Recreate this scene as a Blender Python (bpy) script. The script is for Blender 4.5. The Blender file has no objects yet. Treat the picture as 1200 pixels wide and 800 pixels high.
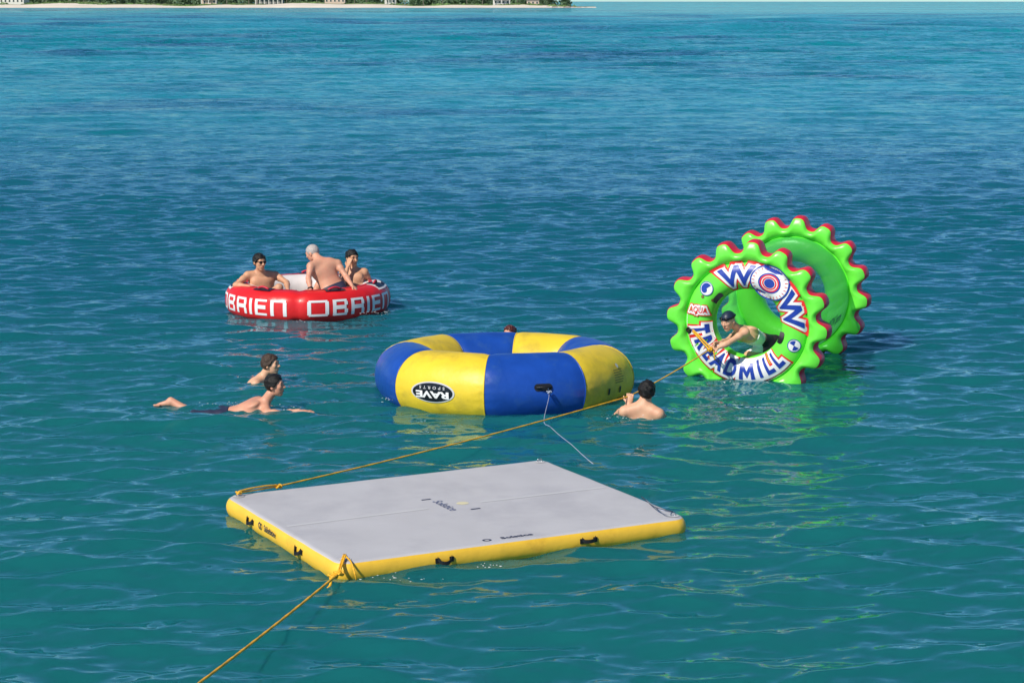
import bpy, bmesh, math, random
import numpy as np
from mathutils import Vector, Matrix, noise as mnoise

random.seed(7)
rng = np.random.default_rng(11)
R = math.radians
sc = bpy.context.scene
col = sc.collection

# ------------------------------------------------------------------ camera
F_PX, CAM_H, V_H = 2450.0, 4.4, 2.0            # focal length (px of a 1200 px wide frame), eye height, horizon row
PITCH = math.atan((400 - V_H) / F_PX)
cam_d = bpy.data.cameras.new('camera')
cam_d.sensor_width = 36.0
cam_d.lens = 36.0 * F_PX / 1200.0
cam_d.clip_start, cam_d.clip_end = 0.5, 90000.0
cam = bpy.data.objects.new('camera', cam_d)
col.objects.link(cam)
cam.location = (0, 0, CAM_H)
cam.rotation_euler = (R(90) - PITCH, 0, 0)
sc.camera = cam

# ------------------------------------------------------------------ sky, sun, exposure
SUN_AZ, SUN_EL = R(-139), R(42)                # azimuth from +Y towards +X
sun_dir = Vector((math.sin(SUN_AZ) * math.cos(SUN_EL), math.cos(SUN_AZ) * math.cos(SUN_EL), math.sin(SUN_EL)))
world = bpy.data.worlds.new('World')
sc.world = world
world.use_nodes = True
wn = world.node_tree.nodes
bg = wn['Background']
sky = wn.new('ShaderNodeTexSky')
sky.sky_type = 'NISHITA'
sky.sun_disc = False
sky.sun_elevation = SUN_EL
sky.sun_rotation = SUN_AZ
sky.air_density = 1.0
sky.altitude = 2500.0
sky.dust_density = 0.0
sky.ozone_density = 3.5
tint = wn.new('ShaderNodeMix'); tint.data_type = 'RGBA'; tint.blend_type = 'MULTIPLY'
tint.inputs[0].default_value = 1.0
tint.inputs[7].default_value = (0.72, 0.95, 1.10, 1)           # a clear tropical sky: less red, more blue, all round
world.node_tree.links.new(sky.outputs[0], tint.inputs[6])
world.node_tree.links.new(tint.outputs[2], bg.inputs[0])
bg.inputs[1].default_value = 0.09
sun_d = bpy.data.lights.new('sun', 'SUN')
sun_d.energy = 4.9
sun_d.angle = R(0.5)
sun_d.color = (1.0, 0.93, 0.81)
sun = bpy.data.objects.new('sun', sun_d)
col.objects.link(sun)
sun.rotation_euler = (-sun_dir).to_track_quat('-Z', 'Y').to_euler()
sun.location = sun_dir * 60
sc.view_settings.view_transform = 'Standard'
sc.view_settings.look = 'None'
sc.view_settings.exposure = 0.0
sc.view_settings.gamma = 1.0
sc.view_settings.use_curve_mapping = False


# ------------------------------------------------------------------ helpers: pixel -> place
def ray(u, v):
    x, y = (u - 600) / F_PX, -(v - 400) / F_PX
    return Vector((x, math.cos(PITCH) + y * math.sin(PITCH), -math.sin(PITCH) + y * math.cos(PITCH)))
def onz(u, v, z=0.0):
    d = ray(u, v)
    return Vector((0, 0, CAM_H)) + d * ((z - CAM_H) / d.z)
def P(u, v, Y):
    d = ray(u, v)
    return Vector((0, 0, CAM_H)) + d * (Y / d.y)


# ------------------------------------------------------------------ helpers: materials
def new_mat(name):
    m = bpy.data.materials.new(name)
    m.use_nodes = True
    nt = m.node_tree
    return m, nt, nt.nodes['Principled BSDF']
def mat(name, c, rough=0.5, var=0.12, scale=6.0, bump=0.0, bscale=30.0, spec=0.5, coat=0.0, second=None, sscale=2.0, smin=0.5, smax=0.7, sss=0.0):
    """a Principled surface with noise in its colour, roughness and relief; `second` = a stain colour"""
    m, nt, b = new_mat(name)
    n, l = nt.nodes, nt.links
    tc = n.new('ShaderNodeTexCoord')
    nz = n.new('ShaderNodeTexNoise'); nz.inputs['Scale'].default_value = scale; nz.inputs['Detail'].default_value = 5
    l.new(tc.outputs['Object'], nz.inputs['Vector'])
    rp = n.new('ShaderNodeValToRGB')
    rp.color_ramp.elements[0].position, rp.color_ramp.elements[1].position = 0.3, 0.7
    rp.color_ramp.elements[0].color = tuple(x * (1 - var) for x in c) + (1,)
    rp.color_ramp.elements[1].color = tuple(min(1, x * (1 + var)) for x in c) + (1,)
    l.new(nz.outputs[0], rp.inputs[0])
    out = rp.outputs[0]
    if second:
        n2 = n.new('ShaderNodeTexNoise'); n2.inputs['Scale'].default_value = sscale; n2.inputs['Detail'].default_value = 6; n2.inputs['Roughness'].default_value = 0.65
        l.new(tc.outputs['Object'], n2.inputs['Vector'])
        mr = n.new('ShaderNodeMapRange'); mr.inputs[1].default_value, mr.inputs[2].default_value = smin, smax
        l.new(n2.outputs[0], mr.inputs[0])
        mx = n.new('ShaderNodeMix'); mx.data_type = 'RGBA'
        l.new(mr.outputs[0], mx.inputs[0]); l.new(out, mx.inputs[6]); mx.inputs[7].default_value = tuple(second) + (1,)
        out = mx.outputs[2]
    l.new(out, b.inputs['Base Color'])
    b.inputs['Roughness'].default_value = rough
    b.inputs['Specular IOR Level'].default_value = spec
    b.inputs['Coat Weight'].default_value = coat
    if sss:
        b.inputs['Subsurface Weight'].default_value = sss
        b.inputs['Subsurface Radius'].default_value = (0.012, 0.005, 0.003)
        b.inputs['Subsurface Scale'].default_value = 1.0
    if bump:
        nb = n.new('ShaderNodeTexNoise'); nb.inputs['Scale'].default_value = bscale; nb.inputs['Detail'].default_value = 4
        l.new(tc.outputs['Object'], nb.inputs['Vector'])
        bp = n.new('ShaderNodeBump'); bp.inputs['Strength'].default_value = 1.0; bp.inputs['Distance'].default_value = bump
        l.new(nb.outputs[0], bp.inputs['Height']); l.new(bp.outputs[0], b.inputs['Normal'])
    return m

M = {}
M['dock_yellow'] = mat('dock_yellow', (0.90, 0.54, 0.045), 0.42, 0.05, 4, 0.006, 7, second=(0.62, 0.33, 0.03), sscale=3, smin=0.58, smax=0.8)
M['dock_grey'] = mat('dock_grey', (0.51, 0.505, 0.525), 0.58, 0.04, 2.5, 0.002, 160, spec=0.35, second=(0.455, 0.45, 0.475), sscale=1.6, smin=0.48, smax=0.66)
M['dock_stripe'] = mat('dock_stripe', (0.56, 0.56, 0.57), 0.55, 0.03)
M['black'] = mat('black_webbing', (0.012, 0.012, 0.014), 0.5, 0.3, 60, 0.002, 200)
M['steel'] = mat('steel', (0.45, 0.46, 0.48), 0.25, 0.1); M['steel'].node_tree.nodes['Principled BSDF'].inputs['Metallic'].default_value = 1.0
M['print_navy'] = mat('print_navy', (0.015, 0.02, 0.06), 0.5, 0.1)
M['print_faded'] = mat('print_faded', (0.12, 0.14, 0.24), 0.55, 0.4, 40)
M['print_white'] = mat('print_white', (0.80, 0.80, 0.80), 0.4, 0.04)
M['print_sun'] = mat('print_sun', (0.72, 0.66, 0.42), 0.5, 0.1)
M['tr_yellow'] = mat('trampoline_yellow', (0.78, 0.56, 0.03), 0.46, 0.06, 3, 0.010, 5, second=(0.34, 0.27, 0.04), sscale=2.3, smin=0.50, smax=0.85)
M['tr_blue'] = mat('trampoline_blue', (0.010, 0.065, 0.36), 0.34, 0.12, 4, 0.010, 5, second=(0.03, 0.10, 0.33), sscale=5, smin=0.52, smax=0.8)
M['bed'] = mat('jump_mat', (0.02, 0.02, 0.022), 0.7, 0.2, 80, 0.002, 300)
M['plate_grey'] = mat('plate_grey', (0.55, 0.55, 0.56), 0.35, 0.08)
M['plate_black'] = mat('plate_black', (0.008, 0.009, 0.012), 0.3, 0.2)
M['print_olive'] = mat('print_olive', (0.16, 0.13, 0.03), 0.6, 0.5, 60)
M['red'] = mat('ring_red', (0.72, 0.016, 0.018), 0.36, 0.10, 4, 0.008, 7)
M['ring_white'] = mat('ring_white', (0.78, 0.72, 0.70), 0.45, 0.05, 4, 0.006, 8)
M['navy'] = mat('ring_navy', (0.012, 0.014, 0.03), 0.4, 0.2)
M['web_red'] = mat('strap_red', (0.60, 0.02, 0.05), 0.55, 0.15, 60, 0.002, 150)
M['green'] = mat('wheel_green', (0.15, 0.80, 0.06), 0.32, 0.05, 3, 0.006, 7)
M['tread_red'] = mat('tread_red', (0.68, 0.018, 0.045), 0.42, 0.12, 8, 0.006, 12)
M['pblue'] = mat('print_blue', (0.012, 0.045, 0.34), 0.35, 0.1)
M['pred'] = mat('print_red', (0.72, 0.02, 0.02), 0.4, 0.08)
M['rope_y'] = mat('rope_yellow', (0.82, 0.42, 0.02), 0.6, 0.25, 60, 0.004, 160)
M['rope_w'] = mat('rope_pale', (0.34, 0.38, 0.50), 0.6, 0.2, 60, 0.003, 200)
M['rope_d'] = mat('rope_dark', (0.06, 0.06, 0.08), 0.6, 0.2, 60, 0.003, 200)
M['skin_tan'] = mat('skin_tan', (0.60, 0.315, 0.185), 0.55, 0.10, 9, 0.0015, 120, sss=0.15, second=(0.56, 0.26, 0.15), sscale=7, smin=0.5, smax=0.8)
M['skin_pale'] = mat('skin_pale', (0.69, 0.39, 0.245), 0.52, 0.08, 9, 0.0015, 120, sss=0.15, second=(0.62, 0.29, 0.18), sscale=7, smin=0.5, smax=0.8)
M['skin_pink'] = mat('skin_pink', (0.63, 0.315, 0.205), 0.52, 0.10, 9, 0.0015, 120, sss=0.15, second=(0.66, 0.27, 0.18), sscale=6, smin=0.45, smax=0.75)
M['hair_black'] = mat('hair_black', (0.010, 0.009, 0.009), 0.5, 0.4, 60, 0.006, 150, spec=0.3)
M['hair_brown'] = mat('hair_brown', (0.050, 0.026, 0.014), 0.5, 0.4, 60, 0.010, 110)
M['hair_auburn'] = mat('hair_auburn', (0.085, 0.016, 0.010), 0.25, 0.5, 60, 0.010, 110)
M['hair_grey'] = mat('hair_grey', (0.42, 0.37, 0.35), 0.55, 0.25, 60, 0.004, 140)
M['eye'] = mat('eye_dark', (0.02, 0.014, 0.012), 0.2, 0.1)
M['lip'] = mat('lip', (0.42, 0.12, 0.09), 0.4, 0.1)
M['glasses'] = mat('sunglass_black', (0.006, 0.006, 0.007), 0.12, 0.1)
M['trunk_navy'] = mat('trunks_navy', (0.022, 0.026, 0.06), 0.6, 0.2, 12, 0.004, 20)
M['trunk_black'] = mat('trunks_black', (0.012, 0.012, 0.015), 0.6, 0.2, 12, 0.004, 20)
M['cloth_white'] = mat('cloth_white', (0.78, 0.79, 0.81), 0.6, 0.05, 8, 0.006, 14)
M['cap_navy'] = mat('cap_navy', (0.012, 0.025, 0.055), 0.45, 0.2, 12, 0.003, 30)
M['sand'] = mat('beach_sand', (0.78, 0.70, 0.58), 0.85, 0.10, 0.05, 0.0)
M['grass'] = mat('dune_grass', (0.20, 0.26, 0.09), 0.8, 0.4, 0.05)
M['leaf_a'] = mat('shrub_leaf', (0.15, 0.26, 0.08), 0.7, 0.5, 0.06)
M['leaf_b'] = mat('tree_leaf', (0.08, 0.14, 0.07), 0.7, 0.6, 0.05)
M['bark'] = mat('bark', (0.20, 0.17, 0.14), 0.8, 0.2, 3)
M['rock'] = mat('rock', (0.26, 0.22, 0.19), 0.85, 0.4, 0.4)
M['wall_w'] = mat('plaster_white', (0.74, 0.72, 0.68), 0.7, 0.05, 1)
M['wall_p'] = mat('plaster_pink', (0.62, 0.48, 0.40), 0.7, 0.05, 1)
M['roof_g'] = mat('roof_grey', (0.28, 0.27, 0.27), 0.7, 0.1, 1)
M['roof_r'] = mat('roof_clay', (0.36, 0.17, 0.11), 0.7, 0.15, 1)
M['pane'] = mat('window_pane', (0.03, 0.045, 0.055), 0.1, 0.1)
M['foam'] = mat('foam_white', (0.80, 0.83, 0.84), 0.35, 0.05)

def translucent_vinyl():
    m, nt, b = new_mat('tunnel_vinyl')
    n, l = nt.nodes, nt.links
    tc = n.new('ShaderNodeTexCoord')
    nz = n.new('ShaderNodeTexNoise'); nz.inputs['Scale'].default_value = 3; nz.inputs['Detail'].default_value = 4
    l.new(tc.outputs['Object'], nz.inputs['Vector'])
    rp = n.new('ShaderNodeValToRGB')
    rp.color_ramp.elements[0].color = (0.10, 0.36, 0.24, 1); rp.color_ramp.elements[1].color = (0.30, 0.58, 0.46, 1)
    l.new(nz.outputs[0], rp.inputs[0])
    l.new(rp.outputs[0], b.inputs['Base Color'])
    b.inputs['Roughness'].default_value = 0.22
    bp = n.new('ShaderNodeBump'); bp.inputs['Distance'].default_value = 0.02
    n2 = n.new('ShaderNodeTexNoise'); n2.inputs['Scale'].default_value = 4
    mp = n.new('ShaderNodeMapping'); mp.inputs['Scale'].default_value = (1.5, 0.5, 1.5)
    l.new(tc.outputs['Object'], mp.inputs[0]); l.new(mp.outputs[0], n2.inputs['Vector'])
    l.new(n2.outputs[0], bp.inputs['Height']); l.new(bp.outputs[0], b.inputs['Normal'])
    tl = n.new('ShaderNodeBsdfTranslucent'); tl.inputs[0].default_value = (0.25, 0.70, 0.40, 1)
    tr = n.new('ShaderNodeBsdfTransparent'); tr.inputs[0].default_value = (0.74, 0.93, 0.86, 1)
    m1 = n.new('ShaderNodeMixShader'); m1.inputs[0].default_value = 0.58
    l.new(b.outputs[0], m1.inputs[1]); l.new(tl.outputs[0], m1.inputs[2])
    m2 = n.new('ShaderNodeMixShader'); m2.inputs[0].default_value = 0.58
    l.new(m1.outputs[0], m2.inputs[1]); l.new(tr.outputs[0], m2.inputs[2])
    l.new(m2.outputs[0], n['Material Output'].inputs[0])
    return m
M['vinyl'] = translucent_vinyl()

def water_material():
    m, nt, b = new_mat('sea_water')
    n, l = nt.nodes, nt.links
    nt.nodes.remove(b)
    geo = n.new('ShaderNodeNewGeometry')
    sep = n.new('ShaderNodeSeparateXYZ'); l.new(geo.outputs['Position'], sep.inputs[0])
    def mth(op, a, bb=None):
        k = n.new('ShaderNodeMath'); k.operation = op
        for i, x in enumerate((a, bb)):
            if x is None: continue
            if isinstance(x, (int, float)): k.inputs[i].default_value = x
            else: l.new(x, k.inputs[i])
        return k.outputs[0]
    def noise(scale, detail, vec, rough=0.5, dist=0.0):
        k = n.new('ShaderNodeTexNoise'); k.inputs['Scale'].default_value = scale; k.inputs['Detail'].default_value = detail
        k.inputs['Roughness'].default_value = rough; k.inputs['Distortion'].default_value = dist
        l.new(vec, k.inputs['Vector']); return k.outputs[0]
    def maprange(x, a, bb, c=0.0, d=1.0):
        k = n.new('ShaderNodeMapRange'); k.interpolation_type = 'SMOOTHSTEP'
        for i, v in enumerate((a, bb, c, d)): k.inputs[i + 1].default_value = v
        l.new(x, k.inputs[0]); return k.outputs[0]
    def mix(fac, a, bb):
        k = n.new('ShaderNodeMix'); k.data_type = 'RGBA'
        l.new(fac, k.inputs[0])
        for i, x in ((6, a), (7, bb)):
            if isinstance(x, tuple): k.inputs[i].default_value = x + (1,)
            else: l.new(x, k.inputs[i])
        return k.outputs[2]
    # the colour of the water body follows the depth and what lies on the bottom: green shallows round the boat,
    # bluer deeper water, turquoise sand banks further out with dark weed beds between them
    patch = mth('ADD', mth('MULTIPLY', noise(0.045, 4, geo.outputs['Position'], 0.55, 0.5), 0.5), mth('MULTIPLY', noise(0.0075, 5, geo.outputs['Position'], 0.6, 0.5), 0.5))
    near = maprange(mth('ADD', sep.outputs['Y'], mth('MULTIPLY', mth('SUBTRACT', patch, 0.5), 14.0)), 19.0, 34.0)
    far = maprange(mth('ADD', sep.outputs['Y'], mth('MULTIPLY', mth('SUBTRACT', patch, 0.5), 60.0)), 44.0, 95.0)
    c = mix(near, WATER_NEAR, WATER_MID)
    c = mix(far, c, WATER_FAR)
    weed = mth('MULTIPLY', maprange(patch, 0.48, 0.62), mth('ADD', mth('MULTIPLY', far, 0.55), 0.40))
    c = mix(weed, c, WATER_WEED)
    bank = mth('MULTIPLY', maprange(patch, 0.49, 0.37), far)
    c = mix(bank, c, WATER_BANK)
    # ripples too small for the mesh
    pos = geo.outputs['Position']
    mp = n.new('ShaderNodeMapping'); mp.inputs['Rotation'].default_value = (0, 0, R(-12)); mp.inputs['Scale'].default_value = (0.55, 1.0, 1.0)
    l.new(pos, mp.inputs[0])
    def slopes(scale, detail, sx, sy, rough=0.55):
        k = n.new('ShaderNodeTexNoise'); k.inputs['Scale'].default_value = scale; k.inputs['Detail'].default_value = detail; k.inputs['Roughness'].default_value = rough
        l.new(mp.outputs[0], k.inputs['Vector'])
        sb = n.new('ShaderNodeVectorMath'); sb.operation = 'SUBTRACT'; l.new(k.outputs['Color'], sb.inputs[0]); sb.inputs[1].default_value = (.5, .5, .5)
        ml = n.new('ShaderNodeVectorMath'); ml.operation = 'MULTIPLY'; l.new(sb.outputs[0], ml.inputs[0]); ml.inputs[1].default_value = (sx, sy, 0)
        return ml.outputs[0]
    at = n.new('ShaderNodeAttribute'); at.attribute_name = 'coarse'
    s1 = slopes(8.0, 3, 0.22, 0.36)
    s2 = slopes(2.4, 5, 1.0, 1.8, 0.7)
    sc2 = n.new('ShaderNodeVectorMath'); sc2.operation = 'SCALE'; l.new(s2, sc2.inputs[0]); l.new(at.outputs['Fac'], sc2.inputs[3])
    ad = n.new('ShaderNodeVectorMath'); l.new(s1, ad.inputs[0]); l.new(sc2.outputs[0], ad.inputs[1])
    ad2 = n.new('ShaderNodeVectorMath'); l.new(ad.outputs[0], ad2.inputs[0]); l.new(geo.outputs['Normal'], ad2.inputs[1])
    bp = n.new('ShaderNodeVectorMath'); bp.operation = 'NORMALIZE'; l.new(ad2.outputs[0], bp.inputs[0])
    body = n.new('ShaderNodeSubsurfaceScattering'); body.falloff = 'BURLEY'; l.new(c, body.inputs['Color'])
    body.inputs['Radius'].default_value = (0.4, 1.5, 1.5); body.inputs['Scale'].default_value = 1.0
    lit = n.new('ShaderNodeBsdfDiffuse'); l.new(c, lit.inputs[0]); l.new(bp.outputs[0], lit.inputs['Normal'])
    deep = body
    body = n.new('ShaderNodeMixShader'); body.inputs[0].default_value = 0.25
    l.new(deep.outputs[0], body.inputs[1]); l.new(lit.outputs[0], body.inputs[2])
    seen = n.new('ShaderNodeBsdfTransparent'); seen.inputs[0].default_value = (0.45, 0.86, 0.88, 1)
    inn = n.new('ShaderNodeMixShader'); inn.inputs[0].default_value = 0.22
    l.new(body.outputs[0], inn.inputs[1]); l.new(seen.outputs[0], inn.inputs[2])
    gl = n.new('ShaderNodeBsdfGlossy'); gl.inputs['Roughness'].default_value = 0.03; l.new(bp.outputs[0], gl.inputs['Normal'])
    gl.inputs[0].default_value = (0.76, 0.91, 1.0, 1)
    fr = n.new('ShaderNodeFresnel'); fr.inputs[0].default_value = 1.333; l.new(bp.outputs[0], fr.inputs['Normal'])
    top = n.new('ShaderNodeMixShader')
    l.new(mth('MINIMUM', mth('MULTIPLY', fr.outputs[0], 1.05), 0.44), top.inputs[0]); l.new(inn.outputs[0], top.inputs[1]); l.new(gl.outputs[0], top.inputs[2])
    l.new(top.outputs[0], n['Material Output'].inputs[0])
    return m
WATER_NEAR = (0.010, 0.162, 0.168)
WATER_MID = (0.006, 0.132, 0.180)
WATER_FAR = (0.002, 0.280, 0.330)
WATER_WEED = (0.004, 0.085, 0.155)
WATER_BANK = (0.012, 0.34, 0.41)
M['water'] = water_material()


# ------------------------------------------------------------------ helpers: meshes and objects
def link_mesh(name, me, m=None, parent=None, smooth=True):
    if smooth:
        me.polygons.foreach_set('use_smooth', [True] * len(me.polygons))
    if m is not None:
        me.materials.append(M[m] if isinstance(m, str) else m)
    o = bpy.data.objects.new(name, me)
    col.objects.link(o)
    if parent is not None: o.parent = parent
    return o
def from_arrays(verts, faces):
    me = bpy.data.meshes.new('m')
    verts = np.asarray(verts, dtype=np.float32)
    if isinstance(faces, np.ndarray):
        k = faces.shape[1]; n = len(faces)
        me.vertices.add(len(verts)); me.vertices.foreach_set('co', verts.ravel())
        me.loops.add(n * k); me.loops.foreach_set('vertex_index', faces.astype(np.int32).ravel())
        me.polygons.add(n)
        me.polygons.foreach_set('loop_start', np.arange(0, n * k, k, dtype=np.int32))
        me.update(calc_edges=True)
    else:
        me.from_pydata([tuple(v) for v in verts], [], faces)
        me.update()
    return me
def thing(name, label, cat, loc=(0, 0, 0), rotz=0.0, group=None):
    o = bpy.data.objects.new(name, None)
    o.empty_display_size = 0.2
    col.objects.link(o)
    o.location = loc; o.rotation_euler = (0, 0, rotz)
    return tag(o, label, cat, group)
def tag(o, label, cat, group=None):
    o['label'] = label; o['category'] = cat
    if group: o['group'] = group
    return o
def grid_mesh(pts, close_u=False, close_v=False, caps=False):
    """pts[i][j] -> quads"""
    nu, nv = len(pts), len(pts[0])
    V = [p for row in pts for p in row]
    Fc = []
    for i in range(nu if close_u else nu - 1):
        for j in range(nv if close_v else nv - 1):
            a, b_ = i, (i + 1) % nu
            c, d = j, (j + 1) % nv
            Fc.append((a * nv + c, b_ * nv + c, b_ * nv + d, a * nv + d))
    if caps:
        Fc.append(tuple(range(nv - 1, -1, -1)))
        Fc.append(tuple((nu - 1) * nv + j for j in range(nv)))
    return from_arrays(V, Fc)
def fix_normals(me):
    bm = bmesh.new(); bm.from_mesh(me)
    bmesh.ops.recalc_face_normals(bm, faces=bm.faces)
    bm.to_mesh(me); bm.free()
    return me
def frames(pts):
    out = []; up = Vector((0, 0, 1))
    for i, p in enumerate(pts):
        t = (pts[min(i + 1, len(pts) - 1)] - pts[max(i - 1, 0)]).normalized()
        s = t.cross(up)
        if s.length < 1e-4: s = t.cross(Vector((1, 0, 0)))
        s.normalize(); u = s.cross(t).normalized(); up = u
        out.append((s, u))
    return out
def tube_mesh(pts, r, n=8, caps=True):
    pts = [Vector(p) for p in pts]
    rs = r if isinstance(r, (list, tuple)) else [r] * len(pts)
    rows = []
    for p, (s, u), rr in zip(pts, frames(pts), rs):
        rows.append([p + (s * math.cos(2 * math.pi * k / n) + u * math.sin(2 * math.pi * k / n)) * rr for k in range(n)])
    return fix_normals(grid_mesh(rows, close_v=True, caps=caps))
def spline(pts, n=10):
    pts = [Vector(p) for p in pts]
    q = [pts[0] * 2 - pts[1]] + pts + [pts[-1] * 2 - pts[-2]]
    out = []
    for i in range(1, len(q) - 2):
        for k in range(n):
            t = k / n
            out.append(0.5 * ((2 * q[i]) + (q[i + 1] - q[i - 1]) * t + (2 * q[i - 1] - 5 * q[i] + 4 * q[i + 1] - q[i + 2]) * t * t
                              + (3 * q[i] - q[i - 1] - 3 * q[i + 1] + q[i + 2]) * t ** 3))
    out.append(pts[-1])
    return out
def box_mesh(sx, sy, sz, c=(0, 0, 0), bev=0.0):
    bm = bmesh.new()
    bmesh.ops.create_cube(bm, size=1.0)
    for v in bm.verts: v.co = Vector((v.co.x * sx + c[0], v.co.y * sy + c[1], v.co.z * sz + c[2]))
    if bev: bmesh.ops.bevel(bm, geom=bm.edges[:], offset=bev, segments=2, affect='EDGES')
    me = bpy.data.meshes.new('m'); bm.to_mesh(me); bm.free()
    return me
def ellipsoid_mesh(r, c=(0, 0, 0), rot=None, u=14, v=10):
    bm = bmesh.new()
    bmesh.ops.create_uvsphere(bm, u_segments=u, v_segments=v, radius=1.0)
    for q in bm.verts:
        p = Vector((q.co.x * r[0], q.co.y * r[1], q.co.z * r[2]))
        if rot is not None: p = rot @ p
        q.co = p + Vector(c)
    me = bpy.data.meshes.new('m'); bm.to_mesh(me); bm.free()
    return me
# flat print: lettering and marks are cut into small faces and laid onto the surface by a map (x, y) -> point
def print_mesh(v2, f2, fn, cut=0.03):
    bm = bmesh.new()
    vs = [bm.verts.new((x, y, 0)) for x, y in v2]
    for f in f2:
        try: bm.faces.new([vs[i] for i in f])
        except ValueError: pass
    xs = [v[0] for v in v2]; ys = [v[1] for v in v2]
    for ax, lo, hi in ((0, min(xs), max(xs)), (1, min(ys), max(ys))):
        k = int((hi - lo) / cut)
        for i in range(1, k + 1):
            co = [0, 0, 0]; no = [0, 0, 0]; co[ax] = lo + (hi - lo) * i / (k + 1); no[ax] = 1
            bmesh.ops.bisect_plane(bm, geom=bm.verts[:] + bm.edges[:] + bm.faces[:], plane_co=co, plane_no=no, dist=1e-6)
    for v in bm.verts: v.co = fn(v.co.x, v.co.y)
    me = bpy.data.meshes.new('m'); bm.to_mesh(me); bm.free()
    return me
def text2d(s, size=1.0, offset=0.0, shear=0.0, space=1.0):
    cu = bpy.data.curves.new('t', 'FONT')
    cu.body = s; cu.size = size; cu.offset = offset; cu.shear = shear; cu.space_character = space
    cu.align_x = 'CENTER'; cu.align_y = 'CENTER'; cu.resolution_u = 3
    o = bpy.data.objects.new('t', cu); col.objects.link(o)
    bpy.context.view_layer.update()
    dg = bpy.context.evaluated_depsgraph_get()
    me = bpy.data.meshes.new_from_object(o.evaluated_get(dg))
    v = [(p.co.x, p.co.y) for p in me.vertices]
    f = [tuple(p.vertices) for p in me.polygons]
    bpy.data.objects.remove(o); bpy.data.curves.remove(cu); bpy.data.meshes.remove(me)
    return v, f
def disc2d(rx, ry, n=32, inner=0.0, cx=0, cy=0, a0=0.0, a1=2 * math.pi):
    full = abs(a1 - a0 - 2 * math.pi) < 1e-6
    v = []; f = []
    for i in range(n + (0 if full else 1)):
        a = a0 + (a1 - a0) * i / n
        v.append((cx + rx * inner * math.cos(a), cy + ry * inner * math.sin(a))); v.append((cx + rx * math.cos(a), cy + ry * math.sin(a)))
    N = len(v) // 2
    if inner == 0:
        v = [(cx, cy)] + v[1::2]
        f = [(0, 1 + i, 1 + (i + 1) % N) for i in range(N if full else N - 1)]
    else:
        f = [(2 * i, 2 * i + 1, 2 * ((i + 1) % N) + 1, 2 * ((i + 1) % N)) for i in range(N if full else N - 1)]
    return v, f
def merge2d(parts):
    V = []; Fc = []
    for v, f in parts:
        k = len(V); V += list(v); Fc += [tuple(i + k for i in q) for q in f]
    return V, Fc
def xf2d(vf, sx=1, sy=1, rot=0.0, dx=0, dy=0):
    c, s = math.cos(rot), math.sin(rot)
    return [(c * x * sx - s * y * sy + dx, s * x * sx + c * y * sy + dy) for x, y in vf[0]], vf[1]


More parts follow.
